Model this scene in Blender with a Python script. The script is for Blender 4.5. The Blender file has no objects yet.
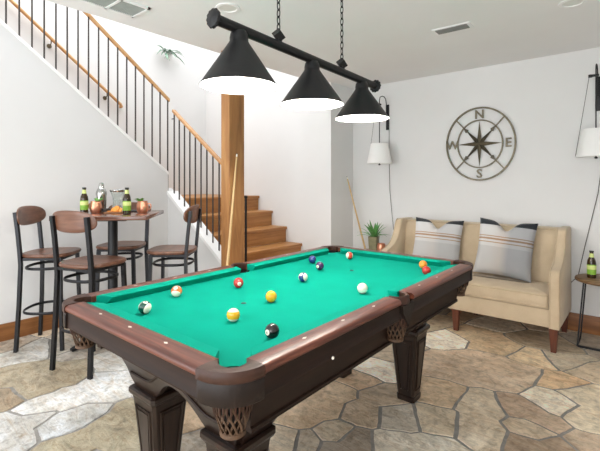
import bpy, bmesh, math, random
from math import sin, cos, pi, radians, sqrt, atan2
from mathutils import Vector, Matrix, noise

random.seed(7)
SC = bpy.context.scene
COL = SC.collection

# ------------------------------------------------------------------ materials
def lin(c):
    return c / 12.92 if c <= 0.04045 else ((c + 0.055) / 1.055) ** 2.4

def rgb(h):
    h = h.lstrip('#')
    return tuple(lin(int(h[i:i + 2], 16) / 255) for i in (0, 2, 4)) + (1.0,)

MATS = {}

def base_mat(name, rough=0.6, metal=0.0, spec=0.5, coat=0.0):
    m = bpy.data.materials.new(name)
    m.use_nodes = True
    nt = m.node_tree
    b = nt.nodes['Principled BSDF']
    b.inputs['Roughness'].default_value = rough
    b.inputs['Metallic'].default_value = metal
    b.inputs['Specular IOR Level'].default_value = spec
    if coat:
        b.inputs['Coat Weight'].default_value = coat
        b.inputs['Coat Roughness'].default_value = 0.15
    MATS[name] = m
    return m, nt, b

def coords(nt, scale=(1, 1, 1), kind='Object', rot=(0, 0, 0)):
    tc = nt.nodes.new('ShaderNodeTexCoord')
    mp = nt.nodes.new('ShaderNodeMapping')
    mp.inputs['Scale'].default_value = scale
    mp.inputs['Rotation'].default_value = rot
    nt.links.new(tc.outputs[kind], mp.inputs['Vector'])
    return mp.outputs['Vector']

def noise_node(nt, vec, scale, detail=4, rough=0.55, dist=0.0):
    n = nt.nodes.new('ShaderNodeTexNoise')
    n.inputs['Scale'].default_value = scale
    n.inputs['Detail'].default_value = detail
    n.inputs['Roughness'].default_value = rough
    n.inputs['Distortion'].default_value = dist
    nt.links.new(vec, n.inputs['Vector'])
    return n.outputs['Fac']

def ramp(nt, fac, stops):
    r = nt.nodes.new('ShaderNodeValToRGB')
    el = r.color_ramp.elements
    while len(el) > 1:
        el.remove(el[-1])
    el[0].position = stops[0][0]
    el[0].color = stops[0][1]
    for p, c in stops[1:]:
        e = el.new(p)
        e.color = c
    nt.links.new(fac, r.inputs['Fac'])
    return r.outputs['Color']

def bump(nt, b, fac, strength=0.2, dist=0.002):
    bp = nt.nodes.new('ShaderNodeBump')
    bp.inputs['Strength'].default_value = strength
    bp.inputs['Distance'].default_value = dist
    nt.links.new(fac, bp.inputs['Height'])
    nt.links.new(bp.outputs['Normal'], b.inputs['Normal'])

def plain(name, c, rough=0.6, metal=0.0, spec=0.5, var=0.06, nscale=8, bmp=0.0, coat=0.0):
    m, nt, b = base_mat(name, rough, metal, spec, coat)
    col = rgb(c)
    v = coords(nt)
    f = noise_node(nt, v, nscale)
    lo = tuple(max(0, x * (1 - var)) for x in col[:3]) + (1,)
    hi = tuple(min(1, x * (1 + var)) for x in col[:3]) + (1,)
    nt.links.new(ramp(nt, f, [(0.3, lo), (0.7, hi)]), b.inputs['Base Color'])
    if bmp:
        f2 = noise_node(nt, v, nscale * 6)
        bump(nt, b, f2, bmp)
    return m

def wood(name, dark, mid, light, axis=0, rough=0.45, coat=0.0, stretch=14, scale=1.6, spec=0.5):
    m, nt, b = base_mat(name, rough, 0, spec, coat)
    s = [stretch, stretch, stretch]
    s[axis] = 1.0
    v = coords(nt, tuple(s))
    f = noise_node(nt, v, scale, 8, 0.62, 0.6)
    nt.links.new(ramp(nt, f, [(0.28, rgb(dark)), (0.5, rgb(mid)), (0.72, rgb(light))]), b.inputs['Base Color'])
    bump(nt, b, f, 0.12, 0.002)
    return m

def fabric(name, c1, c2, scale=260, rough=0.95, sheen=0.25):
    m, nt, b = base_mat(name, rough, 0, 0.2)
    v = coords(nt)
    f = noise_node(nt, v, scale, 2)
    g = noise_node(nt, v, 6, 4)
    mx = nt.nodes.new('ShaderNodeMath'); mx.operation = 'MULTIPLY_ADD'
    nt.links.new(f, mx.inputs[0]); mx.inputs[1].default_value = 0.6
    nt.links.new(g, mx.inputs[2])
    nt.links.new(ramp(nt, mx.outputs[0], [(0.55, rgb(c1)), (1.05, rgb(c2))]), b.inputs['Base Color'])
    b.inputs['Sheen Weight'].default_value = sheen
    bump(nt, b, f, 0.25, 0.001)
    return m

plain('wall_paint', '#e0e0df', 0.85, spec=0.2, var=0.012, nscale=3, bmp=0.03)
plain('ceiling_paint', '#ebebeb', 0.9, spec=0.15, var=0.012, nscale=3, bmp=0.03)
plain('white_trim', '#f2f2f1', 0.5, var=0.01)
plain('white_metal', '#eeeeee', 0.45, var=0.01)
wood('stair_oak_y', '#8a5a2c', '#a87440', '#bd8a52', 1, 0.45)
wood('stair_oak_x', '#8f602f', '#b07c46', '#c69460', 0, 0.4)
wood('post_wood', '#7c5430', '#9f6f40', '#b98a56', 2, 0.6, stretch=10)
wood('rail_maple', '#b98a58', '#cfa06c', '#dcb282', 1, 0.4)
wood('rail_maple_x', '#a9784a', '#bf8f5e', '#cfa274', 0, 0.4)
wood('baseboard_wood', '#6f4322', '#8b5a30', '#a06d3e', 1, 0.5)
wood('baseboard_wood_x', '#6f4322', '#8b5a30', '#a06d3e', 0, 0.5)
wood('rail_top_y', '#351810', '#5a2d1f', '#7e4733', 1, 0.36, 0.08, stretch=22, scale=2.2)
wood('rail_top_x', '#351810', '#5a2d1f', '#7e4733', 0, 0.36, 0.08, stretch=22, scale=2.2)
wood('table_dark_y', '#140b07', '#20130d', '#2e1d15', 1, 0.5, 0.0, stretch=18, spec=0.2)
wood('table_dark_x', '#140b07', '#20130d', '#2e1d15', 0, 0.5, 0.0, stretch=18, spec=0.2)
wood('table_dark_z', '#120a06', '#1e120c', '#2c1c14', 2, 0.33, 0.0, stretch=18, spec=0.5)
wood('table_gloss_x', '#120a06', '#1e120c', '#2c1c14', 0, 0.33, 0.0, stretch=18, spec=0.5)
wood('walnut', '#4a2e1e', '#664230', '#7d5641', 0, 0.36, 0.1, stretch=10, scale=2.5)
wood('pub_top_wood', '#4a2b1f', '#67402f', '#7d5442', 0, 0.22, 0.3, stretch=12, scale=2)
wood('slab_wood', '#4f3a25', '#7c6042', '#9c8260', 0, 0.5, stretch=6, scale=4)
wood('cherry_leg', '#3d1d10', '#5a2c18', '#6e3b22', 2, 0.4)
wood('cue_maple', '#b99660', '#cbab76', '#d6bb8a', 2, 0.3, 0.2)
plain('cue_butt', '#2a1812', 0.3, var=0.2)
plain('cue_ferrule', '#f0ece0', 0.4, var=0.02)
plain('cue_tip_leather', '#3c4a55', 0.9)
plain('black_metal', '#17181a', 0.45, 0.3, var=0.1)
plain('dark_steel', '#232427', 0.4, 0.6, var=0.1)
plain('baluster_metal', '#4a4542', 0.5, 0.4, var=0.1)
plain('shade_white_inside', '#f4f4f2', 0.6, var=0.01)
fabric('cloth_green', '#008672', '#008e79', 420, 0.95, 0.0)
MATS['cloth_green'].node_tree.nodes['Principled BSDF'].inputs['Specular IOR Level'].default_value = 0.08
plain('leather_brown', '#382117', 0.5, spec=0.35, var=0.25, nscale=30, bmp=0.15)
plain('leather_dark', '#1a100b', 0.5, spec=0.3, var=0.25, nscale=30, bmp=0.15)
plain('leather_tan', '#4d3725', 0.6, var=0.3, nscale=30, bmp=0.2)
plain('sight_pearl', '#e9e2d6', 0.25, var=0.05, nscale=60)
plain('pocket_black', '#0a0807', 0.8)
fabric('sofa_beige', '#b9a68b', '#c8b69b', 320)
fabric('sofa_piping', '#b5a286', '#c4b296', 320)
plain('copper', '#d9997c', 0.3, 0.75, var=0.1, nscale=14)
plain('steel_bright', '#b9b9b6', 0.15, 1.0, var=0.04)
plain('grille_grey', '#a3aaa6', 0.8, var=0.1)
plain('vent_dark', '#858683', 0.8)
plain('plant_green', '#3f7a35', 0.5, var=0.35, nscale=10)
plain('plant_leaf', '#5b9650', 0.5, var=0.35, nscale=10)
plain('plant_light', '#6da04c', 0.5, var=0.3, nscale=10)
plain('eucalyptus', '#7d9a86', 0.6, var=0.2)
plain('vase_khaki', '#7d7a5c', 0.45, var=0.15, nscale=25)
plain('vase_khaki_ceramic', '#6e6c50', 0.4, var=0.15, nscale=25)
plain('soil', '#2d2119', 0.95)
plain('label_green', '#7fae3a', 0.5, var=0.1)
plain('label_pale', '#cfdc8a', 0.5, var=0.05)
plain('bottle_cap', '#2c2f2a', 0.35, 0.6)
plain('citrus_orange', '#e59a3c', 0.45, var=0.2, nscale=60)
plain('citrus_rind', '#d57f2a', 0.5, var=0.1)
plain('lime_dark', '#3f5a2a', 0.5, var=0.2)
plain('board_wood', '#8d5f3a', 0.5, var=0.2)
plain('slate_dark', '#3a3a3a', 0.6)
plain('bronze', '#6b6453', 0.45, 0.6, var=0.3, nscale=20)
plain('bronze_dark', '#4f4a3e', 0.45, 0.6, var=0.3, nscale=20)
plain('lamp_fabric', '#f1f1ef', 0.9, var=0.015)
plain('cord_grey', '#55534f', 0.7)
plain('rubber', '#151515', 0.8)

m, nt, b = base_mat('bottle_glass', 0.08, 0, 0.6)
v = coords(nt); f = noise_node(nt, v, 12)
nt.links.new(ramp(nt, f, [(0.3, rgb('#2a1c08')), (0.7, rgb('#4a3510'))]), b.inputs['Base Color'])
b.inputs['Transmission Weight'].default_value = 0.35
m, nt, b = base_mat('clear_glass', 0.03, 0, 0.5)
v = coords(nt); f = noise_node(nt, v, 5)
nt.links.new(ramp(nt, f, [(0.3, rgb('#eef3f1')), (0.7, rgb('#f6fbf8'))]), b.inputs['Base Color'])
b.inputs['Transmission Weight'].default_value = 0.92
b.inputs['IOR'].default_value = 1.45
m, nt, b = base_mat('bulb_glow', 0.5)
b.inputs['Emission Color'].default_value = (1, 0.95, 0.88, 1)
b.inputs['Emission Strength'].default_value = 12
plain('downlight_lens', '#dcdcd8', 0.4, var=0.01)

for n, c in {'ball_white': '#efe8d4', 'ball_yellow': '#e5a81c', 'ball_blue': '#1c2c6c', 'ball_red': '#c0342f',
             'ball_purple': '#40204f', 'ball_orange': '#e46a35', 'ball_green': '#0d4436', 'ball_black': '#121113',
             'ball_maroon': '#a92822', 'ball_amber': '#ea8a2c', 'ball_scarlet': '#b9402c', 'ball_ink': '#141414'}.items():
    plain(n, c, 0.1, var=0.03, coat=0.4)

# flagstone: colour attribute per stone plus veining
m, nt, b = base_mat('flagstone', 0.5, 0, 0.45)
at = nt.nodes.new('ShaderNodeAttribute'); at.attribute_name = 'stone'
v = coords(nt, (1, 1, 1))
f1 = noise_node(nt, v, 5.5, 9, 0.68, 1.6)
v2 = coords(nt, (1.0, 3.2, 1), rot=(0, 0, 0.5))
f2 = noise_node(nt, v2, 3.4, 8, 0.7, 2.2)
f3 = noise_node(nt, v, 22, 8, 0.7, 0.8)
f4 = noise_node(nt, v, 1.7, 5, 0.6, 0.6)
c1 = ramp(nt, f1, [(0.30, rgb('#8f877b')), (0.47, rgb('#e4e0d8')), (0.62, rgb('#ffffff'))])
c2 = ramp(nt, f2, [(0.32, rgb('#d2b999')), (0.5, rgb('#ffffff')), (0.68, rgb('#cfd2d6'))])
c3 = ramp(nt, f3, [(0.34, rgb('#a49c90')), (0.52, rgb('#ffffff'))])
c4 = ramp(nt, f4, [(0.35, rgb('#c9bca8')), (0.55, rgb('#ffffff'))])
prev = at.outputs['Color']
for c_, fac in ((c1, 0.7), (c2, 0.75), (c3, 0.55), (c4, 0.6)):
    mx = nt.nodes.new('ShaderNodeMix'); mx.data_type = 'RGBA'; mx.blend_type = 'MULTIPLY'
    mx.inputs['Factor'].default_value = fac
    nt.links.new(prev, mx.inputs['A']); nt.links.new(c_, mx.inputs['B'])
    prev = mx.outputs['Result']
hs = nt.nodes.new('ShaderNodeHueSaturation')
hs.inputs['Saturation'].default_value = 0.85; hs.inputs['Value'].default_value = 2.1
nt.links.new(prev, hs.inputs['Color'])
nt.links.new(hs.outputs['Color'], b.inputs['Base Color'])
ad = nt.nodes.new('ShaderNodeMath'); ad.operation = 'ADD'
nt.links.new(f1, ad.inputs[0]); nt.links.new(f2, ad.inputs[1])
bump(nt, b, ad.outputs[0], 0.55, 0.02)
plain('mortar', '#8f8c87', 0.9, var=0.2, nscale=30, bmp=0.3)

# striped pillow fabric (object coordinates: x across, z up)
def pillow_mat(name, tint):
    m, nt, b = base_mat(name, 0.95, 0, 0.15)
    b.inputs['Sheen Weight'].default_value = 0.2
    tc = nt.nodes.new('ShaderNodeTexCoord')
    sp = nt.nodes.new('ShaderNodeSeparateXYZ')
    nt.links.new(tc.outputs['Object'], sp.inputs[0])
    def rng(sock, lo, hi):
        mr = nt.nodes.new('ShaderNodeMapRange')
        mr.inputs['From Min'].default_value = lo; mr.inputs['From Max'].default_value = hi
        nt.links.new(sock, mr.inputs['Value'])
        return mr.outputs['Result']
    z = rng(sp.outputs['Z'], -0.23, 0.23)
    x = rng(sp.outputs['X'], -0.23, 0.23)
    lt, tan, gr, dk = rgb('#d6d6d6'), rgb('#b39a80'), rgb('#a9abb0'), rgb('#33373c')
    bands = ramp(nt, z, [(0.0, rgb('#c3c3c3')), (0.5, rgb('#d2d2d2')), (0.565, tan), (0.585, lt), (0.625, rgb('#ab8e74')),
                         (0.66, lt), (0.68, tan), (0.70, lt), (0.90, lt), (0.912, dk), (1.0, dk)])
    for n in nt.nodes:
        if n.type == 'VALTORGB': n.color_ramp.interpolation = 'CONSTANT'
    blk = ramp(nt, x, [(0.0, rgb('#ffffff')), (0.30, rgb('#f2f0ee')), (0.47, rgb('#e8e0da')), (0.62, rgb('#bfc1c4'))])
    mx = nt.nodes.new('ShaderNodeMix'); mx.data_type = 'RGBA'; mx.blend_type = 'MULTIPLY'
    mx.inputs['Factor'].default_value = tint
    nt.links.new(bands, mx.inputs['A']); nt.links.new(blk, mx.inputs['B'])
    nt.links.new(mx.outputs['Result'], b.inputs['Base Color'])
    f = noise_node(nt, tc.outputs['Object'], 300, 2)
    bump(nt, b, f, 0.25, 0.001)
pillow_mat('pillow_stripe', 0.55)
pillow_mat('pillow_block', 1.0)

# ------------------------------------------------------------------ mesh builder
class MB:
    def __init__(self):
        self.bm = bmesh.new()
    def _mi(self, faces, mi):
        for f in faces: f.material_index = mi
    def box(self, x0, x1, y0, y1, z0, z1, bev=0.0, mi=0, M=None, seg=2):
        t = bmesh.new()
        r = bmesh.ops.create_cube(t, size=1)
        for v in t.verts:
            v.co = Vector(((x0 + x1) / 2 + v.co.x * (x1 - x0), (y0 + y1) / 2 + v.co.y * (y1 - y0), (z0 + z1) / 2 + v.co.z * (z1 - z0)))
        if bev:
            bmesh.ops.bevel(t, geom=t.edges[:], offset=bev, segments=seg, affect='EDGES', profile=0.6)
        return self.merge(t, mi, M)
    def merge(self, t, mi=0, M=None):
        if M is not None: bmesh.ops.transform(t, matrix=M, verts=t.verts[:])
        mp = {}
        for v in t.verts: mp[v] = self.bm.verts.new(v.co)
        for f in t.faces:
            try:
                nf = self.bm.faces.new([mp[v] for v in f.verts]); nf.material_index = mi
            except ValueError: pass
        t.free()
        return self
    def poly(self, pts, faces, mi=0):
        vs = [self.bm.verts.new(p) for p in pts]
        for f in faces:
            try:
                nf = self.bm.faces.new([vs[i] for i in f]); nf.material_index = mi
            except ValueError: pass
        return self
    def prism(self, outline, h0, h1, plane='XY', mi=0, bev=0.0, M=None):
        t = bmesh.new()
        def P(a, b, h):
            return {'XY': (a, b, h), 'XZ': (a, h, b), 'YZ': (h, a, b)}[plane]
        lo = [t.verts.new(P(a, b, h0)) for a, b in outline]
        hi = [t.verts.new(P(a, b, h1)) for a, b in outline]
        n = len(outline)
        fs = [t.faces.new(lo[::-1]), t.faces.new(hi)]
        for i in range(n):
            t.faces.new((lo[i], lo[(i + 1) % n], hi[(i + 1) % n], hi[i]))
        bmesh.ops.recalc_face_normals(t, faces=t.faces[:])
        if bev:
            es = [e for e in t.edges if any(len(f.verts) == n and n > 4 for f in e.link_faces) or n <= 4]
            bmesh.ops.bevel(t, geom=es, offset=bev, segments=2, affect='EDGES', profile=0.6)
        return self.merge(t, mi, M)
    def loft(self, rings, mi=0, caps=True, closed=True):
        V = [[self.bm.verts.new(p) for p in r] for r in rings]
        n = len(rings[0])
        for a, b in zip(V[:-1], V[1:]):
            for i in range(n if closed else n - 1):
                j = (i + 1) % n
                try:
                    f = self.bm.faces.new((a[i], a[j], b[j], b[i])); f.material_index = mi
                except ValueError: pass
        if caps and closed:
            for r in (V[0][::-1], V[-1]):
                try:
                    f = self.bm.faces.new(r); f.material_index = mi
                except ValueError: pass
        return self
    def lathe(self, prof, c=(0, 0, 0), n=32, mi=0, caps=False, M=None):
        t = MB()
        rings = []
        for r, z in prof:
            rings.append([(c[0] + max(r, 1e-5) * cos(2 * pi * i / n), c[1] + max(r, 1e-5) * sin(2 * pi * i / n), c[2] + z) for i in range(n)])
        t.loft(rings, mi, caps)
        if M is not None: bmesh.ops.transform(t.bm, matrix=M, verts=t.bm.verts[:])
        return self.merge2(t)
    def merge2(self, o):
        mp = {v: self.bm.verts.new(v.co) for v in o.bm.verts}
        for f in o.bm.faces:
            try:
                nf = self.bm.faces.new([mp[v] for v in f.verts]); nf.material_index = f.material_index
            except ValueError: pass
        o.bm.free()
        return self
    def tube(self, path, r, n=10, mi=0, caps=True, closed=False, flat=None, up=None):
        P = [Vector(p) for p in path]
        rs = r if isinstance(r, (list, tuple)) else [r] * len(P)
        rings = []
        prev = None
        N = len(P)
        for i, p in enumerate(P):
            if closed: d = P[(i + 1) % N] - P[i - 1]
            elif i == 0: d = P[1] - P[0]
            elif i == N - 1: d = P[-1] - P[-2]
            else: d = (P[i + 1] - P[i]).normalized() + (P[i] - P[i - 1]).normalized()
            d.normalize()
            if up is not None:
                u = Vector(up); u = (u - d * u.dot(d)).normalized()
            elif prev is None:
                u = Vector((0, 0, 1)) if abs(d.z) < 0.9 else Vector((1, 0, 0))
                u = (u - d * u.dot(d)).normalized()
            else:
                u = (prev - d * prev.dot(d)).normalized()
            prev = u
            w = d.cross(u)
            a, bb = (1, 1) if flat is None else flat
            if n == 4:
                cs = [(-1, -1), (1, -1), (1, 1), (-1, 1)]
                rings.append([p + u * (x * rs[i] * a) + w * (y * rs[i] * bb) for x, y in cs])
            else:
                rings.append([p + u * (cos(2 * pi * k / n) * rs[i] * a) + w * (sin(2 * pi * k / n) * rs[i] * bb) for k in range(n)])
        if closed:
            rings.append(rings[0])
            V = [[self.bm.verts.new(q) for q in rr] for rr in rings[:-1]]
            for i in range(N):
                A, B = V[i], V[(i + 1) % N]
                for k in range(len(A)):
                    j = (k + 1) % len(A)
                    f = self.bm.faces.new((A[k], A[j], B[j], B[k])); f.material_index = mi
        else:
            self.loft(rings, mi, caps)
        return self
    def sphere(self, c, r, n=24, m=14, mi=0, sc=(1, 1, 1)):
        t = bmesh.new()
        bmesh.ops.create_uvsphere(t, u_segments=n, v_segments=m, radius=r)
        M = Matrix.Translation(c) @ Matrix.Diagonal((sc[0], sc[1], sc[2], 1))
        return self.merge(t, mi, M)
    def text(self, s, size, depth, M, mi=0, fat=0.0):
        cu = bpy.data.curves.new('glyph', 'FONT')
        cu.body = s; cu.size = size; cu.extrude = depth / 2; cu.align_x = 'CENTER'; cu.align_y = 'CENTER'
        cu.resolution_u = 3; cu.offset = fat
        ob = bpy.data.objects.new('glyph', cu)
        COL.objects.link(ob)
        bpy.context.view_layer.update()
        dg = bpy.context.evaluated_depsgraph_get()
        me = bpy.data.meshes.new_from_object(ob.evaluated_get(dg))
        t = bmesh.new(); t.from_mesh(me)
        xs = [v.co.x for v in t.verts]; ys = [v.co.y for v in t.verts]
        off = Vector(((min(xs) + max(xs)) / 2, (min(ys) + max(ys)) / 2, 0))
        for v in t.verts: v.co -= off
        bpy.data.objects.remove(ob); bpy.data.meshes.remove(me); bpy.data.curves.remove(cu)
        return self.merge(t, mi, M)
    def build(self, name, mats, parent=None, smooth=35, loc=None):
        bm = self.bm
        bmesh.ops.remove_doubles(bm, verts=bm.verts[:], dist=1e-6)
        bmesh.ops.recalc_face_normals(bm, faces=bm.faces[:])
        me = bpy.data.meshes.new(name)
        bm.to_mesh(me); bm.free()
        for k in ([mats] if isinstance(mats, str) else mats):
            me.materials.append(MATS[k])
        if smooth:
            for p in me.polygons: p.use_smooth = True
            me.set_sharp_from_angle(angle=radians(smooth))
        o = bpy.data.objects.new(name, me)
        COL.objects.link(o)
        if parent is not None: o.parent = parent
        if loc is not None: o.location = loc
        return o

def tag(o, label, cat, group=None):
    o['label'] = label; o['category'] = cat
    if group: o['group'] = group
    return o

def thing(name, label, cat, loc=(0, 0, 0), rz=0, group=None, rot=None):
    o = bpy.data.objects.new(name, None)
    o.empty_display_size = 0.05
    COL.objects.link(o)
    o.location = loc
    o.rotation_euler = rot if rot else (0, 0, rz)
    return tag(o, label, cat, group)

def struct(o):
    o['kind'] = 'structure'
    return o

def dup(root, loc, rz, label, group=None):
    r = root.copy(); COL.objects.link(r)
    r.location = loc; r.rotation_euler = (0, 0, rz)
    r['label'] = label
    if group: r['group'] = group
    for ch in list(root.children):
        c = ch.copy(); COL.objects.link(c); c.parent = r
        for g in list(ch.children):
            d = g.copy(); COL.objects.link(d); d.parent = c
    return r

def superell(a, b, n, k=40, cx=0, cy=0):
    out = []
    for i in range(k):
        t = 2 * pi * i / k
        c, s = cos(t), sin(t)
        out.append((cx + a * math.copysign(abs(c) ** (2 / n), c), cy + b * math.copysign(abs(s) ** (2 / n), s)))
    return out

def roundrect(x0, x1, y0, y1, r, k=6):
    out = []
    for cx, cy, a0 in ((x1 - r, y1 - r, 0), (x0 + r, y1 - r, 90), (x0 + r, y0 + r, 180), (x1 - r, y0 + r, 270)):
        for i in range(k + 1):
            a = radians(a0 + 90 * i / k)
            out.append((cx + r * cos(a), cy + r * sin(a)))
    return out

def mesh_line(a, b, n):
    return [Vector(a).lerp(Vector(b), i / n) for i in range(n + 1)]

# ------------------------------------------------------------------ room shell
XL, YB, ZC = -2.69, 2.66, 2.44        # left wall, back wall, ceiling
XR, YF = 2.45, -3.3                   # right wall and wall behind the viewpoint
XRET, YS = -1.41, 2.196               # return wall, stair back wall
YLOW = 0.91                           # low wall of the lower flight
XW = -3.70                            # far side of the stairwell
XEDGE = -1.56                        # ceiling edge at the stair opening
ZT = 4.9

# flagstone floor ----------------------------------------------------
SEEDS = "0.22,1.23,1;0.42,1.26,1;0.60,1.30,1;0.68,1.51,1;0.44,1.52,1;0.37,0.85,2;0.61,0.87,3;0.68,0.62,3;0.45,0.55,4;0.30,0.45,5;0.41,0.22,6;0.53,0.29,6;0.81,0.97,7;0.92,0.91,7;0.88,0.78,8;0.90,0.64,9;1.00,0.68,9;0.92,1.16,10;0.91,1.52,11;1.07,1.40,12;1.11,1.10,12;0.90,1.86,13;0.74,1.77,14;1.05,1.78,15;1.13,0.83,16;0.08,1.78,17;0.39,1.84,18;0.20,1.96,18;-0.12,0.09,19;-0.12,0.27,19;-0.12,0.46,19;0.12,0.37,20;0.10,0.59,20;-0.10,0.68,21;-0.08,0.86,22;0.21,0.09,23;0.17,0.01,23;0.10,0.09,24;0.04,-0.04,25;-0.05,-0.10,27;-1.89,-0.72,31;-1.81,-0.60,31;-1.66,-0.53,31;-1.61,-0.75,31;-1.74,-0.40,31;-1.61,-0.88,32;-1.34,-0.78,33;-1.29,-0.64,33;-1.25,-0.48,33;-1.25,-0.32,33;-1.38,-0.35,33;-1.27,-0.95,34;-1.24,-0.86,34;-1.10,-0.97,34;-1.08,-0.79,35;-1.08,-0.67,35;-0.85,-0.85,36;-0.81,-0.73,36;-0.86,-0.60,36;-0.86,-0.49,36;-0.65,-0.65,36;-2.32,-0.66,37;-2.27,-0.55,37;-2.18,-0.30,38;-1.95,-0.28,39;-1.71,-0.27,40;-1.52,-0.22,40"
STONE = {1: '#b5a189', 2: '#b29b7c', 3: '#bdb09a', 4: '#b2a48c', 5: '#a29a8c', 6: '#b9b2a4', 7: '#a58e76', 8: '#b5a48c', 9: '#94806a',
         10: '#d2c8b4', 11: '#bb9f78', 12: '#b7ab94', 13: '#a89c88', 14: '#c2ad8c', 15: '#a8977e', 16: '#9c8a74', 17: '#d5cdbd', 18: '#b8a281',
         19: '#b09a7c', 20: '#a08e76', 21: '#b39878', 22: '#d6cebe', 23: '#8f867a', 24: '#ada18c', 25: '#a59b8a', 27: '#b3a58e',
         31: '#8f8570', 32: '#83745e', 33: '#b3b5b7', 34: '#9fa1a2', 35: '#a2a6aa', 36: '#8f866f', 37: '#a7a6a2', 38: '#a09a90', 39: '#98928a', 40: '#b4b4b2'}
def build_floor():
    sd = []
    for t in SEEDS.split(';'):
        x, y, i = t.split(','); sd.append((float(x), float(y), int(i)))
    traced = [(s[0], s[1]) for s in sd]
    pal = ['#b1a088', '#a8987e', '#bcae98', '#a39a8c', '#c8bfae', '#ad9678', '#9d9284', '#b9b1a5', '#8f8678']
    nid = 100
    tries = 0
    pts = list(traced)
    while tries < 6000:
        tries += 1
        x = random.uniform(XL - 0.1, XR + 0.1); y = random.uniform(YF - 0.1, YB + 0.1)
        near = min((x - a) ** 2 + (y - c) ** 2 for a, c in pts)
        lim = 0.27 if nid % 3 else 0.36
        if near > lim ** 2:
            pts.append((x, y)); sd.append((x, y, nid)); nid += 1
            if random.random() < 0.45:              # an elongated stone: second seed of the same id
                a = random.uniform(0, 2 * pi)
                qx, qy = x + 0.2 * cos(a), y + 0.2 * sin(a)
                pts.append((qx, qy)); sd.append((qx, qy, nid - 1))
    def clip(poly, nx, ny, d):
        out = []
        for i in range(len(poly)):
            p, q = poly[i], poly[(i + 1) % len(poly)]
            a = p[0] * nx + p[1] * ny - d; c = q[0] * nx + q[1] * ny - d
            if a <= 0: out.append(p)
            if (a < 0 < c) or (c < 0 < a):
                t = a / (a - c); out.append((p[0] + (q[0] - p[0]) * t, p[1] + (q[1] - p[1]) * t))
        return out
    bm = bmesh.new()
    lay = bm.loops.layers.float_color.new('stone')
    gap = 0.010
    def warp(x, y):
        n = noise.noise_vector(Vector((x * 4.3, y * 4.3, 0.3)))
        n2 = noise.noise_vector(Vector((x * 16, y * 16, 4.1)))
        return x + n.x * 0.028 + n2.x * 0.007, y + n.y * 0.028 + n2.y * 0.007
    x0, x1, y0, y1 = XL + 0.0, XR, YF, YB
    for i, (sx, sy, sid) in enumerate(sd):
        poly = [(sx - 0.8, sy - 0.8), (sx + 0.8, sy - 0.8), (sx + 0.8, sy + 0.8), (sx - 0.8, sy + 0.8)]
        for j, (tx, ty, tid) in enumerate(sd):
            if i == j: continue
            dx, dy = tx - sx, ty - sy
            L = sqrt(dx * dx + dy * dy)
            if L > 1.7 or L < 1e-6: continue
            nx, ny = dx / L, dy / L
            d = (sx + tx) / 2 * nx + (sy + ty) / 2 * ny - (gap if tid != sid else 0)
            poly = clip(poly, nx, ny, d)
            if len(poly) < 3: break
        for nx, ny, d in ((-1, 0, -x0), (1, 0, x1), (0, -1, -y0), (0, 1, y1)):
            if len(poly) >= 3: poly = clip(poly, nx, ny, d)
        if len(poly) < 3: continue
        fine = []
        for k in range(len(poly)):
            p, q = poly[k], poly[(k + 1) % len(poly)]
            n = max(1, int(sqrt((p[0] - q[0]) ** 2 + (p[1] - q[1]) ** 2) / 0.03))
            for s in range(n):
                t = s / n; fine.append((p[0] + (q[0] - p[0]) * t, p[1] + (q[1] - p[1]) * t))
        fine = [warp(*p) for p in fine]
        fine = [(min(max(p[0], x0), x1), min(max(p[1], y0), y1)) for p in fine]
        if sid in STONE: c = rgb(STONE[sid])
        else:
            rr = random.Random(sid); c = rgb(rr.choice(pal)); k = rr.uniform(0.85, 1.1); c = tuple(x * k for x in c[:3]) + (1,)
        top = [bm.verts.new((x, y, 0.0)) for x, y in fine]
        bot = [bm.verts.new((x, y, -0.012)) for x, y in fine]
        fs = []
        try: fs.append(bm.faces.new(top))
        except ValueError: continue
        n = len(top)
        for k in range(n):
            fs.append(bm.faces.new((bot[k], bot[(k + 1) % n], top[(k + 1) % n], top[k])))
        for f in fs:
            for l in f.loops: l[lay] = c
    bs = [bm.verts.new(p) for p in ((x0, y0, -0.005), (x1, y0, -0.005), (x1, y1, -0.005), (x0, y1, -0.005))]
    f = bm.faces.new(bs); f.material_index = 1
    lo = [bm.verts.new(p) for p in ((x0, y0, -0.08), (x1, y0, -0.08), (x1, y1, -0.08), (x0, y1, -0.08))]
    f = bm.faces.new(lo[::-1]); f.material_index = 1
    me = bpy.data.meshes.new('floor'); bm.to_mesh(me); bm.free()
    me.materials.append(MATS['flagstone']); me.materials.append(MATS['mortar'])
    o = bpy.data.objects.new('floor', me); COL.objects.link(o)
    return struct(o)
build_floor()

# walls ---------------------------------------------------------------
struct(MB().box(XRET - 0.12, XR + 0.12, YB, YB + 0.12, 0, ZC + 0.3).build('wall_back', 'wall_paint', smooth=0))
struct(MB().box(XR, XR + 0.12, YF - 0.12, YB, 0, ZC + 0.3).build('wall_right', 'wall_paint', smooth=0))
struct(MB().box(XRET - 0.12, XRET, YS, YB, 0, ZC + 0.3).build('wall_return', 'wall_paint', smooth=0))
struct(MB().box(XW - 0.12, XRET - 0.12, YS, YS + 0.12, 0, ZT).build('wall_stair_back', 'wall_paint', smooth=0))
struct(MB().box(XW - 0.12, XW, YF, YS, 0, ZT).build('wall_stair_side', 'wall_paint', smooth=0))
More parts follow.
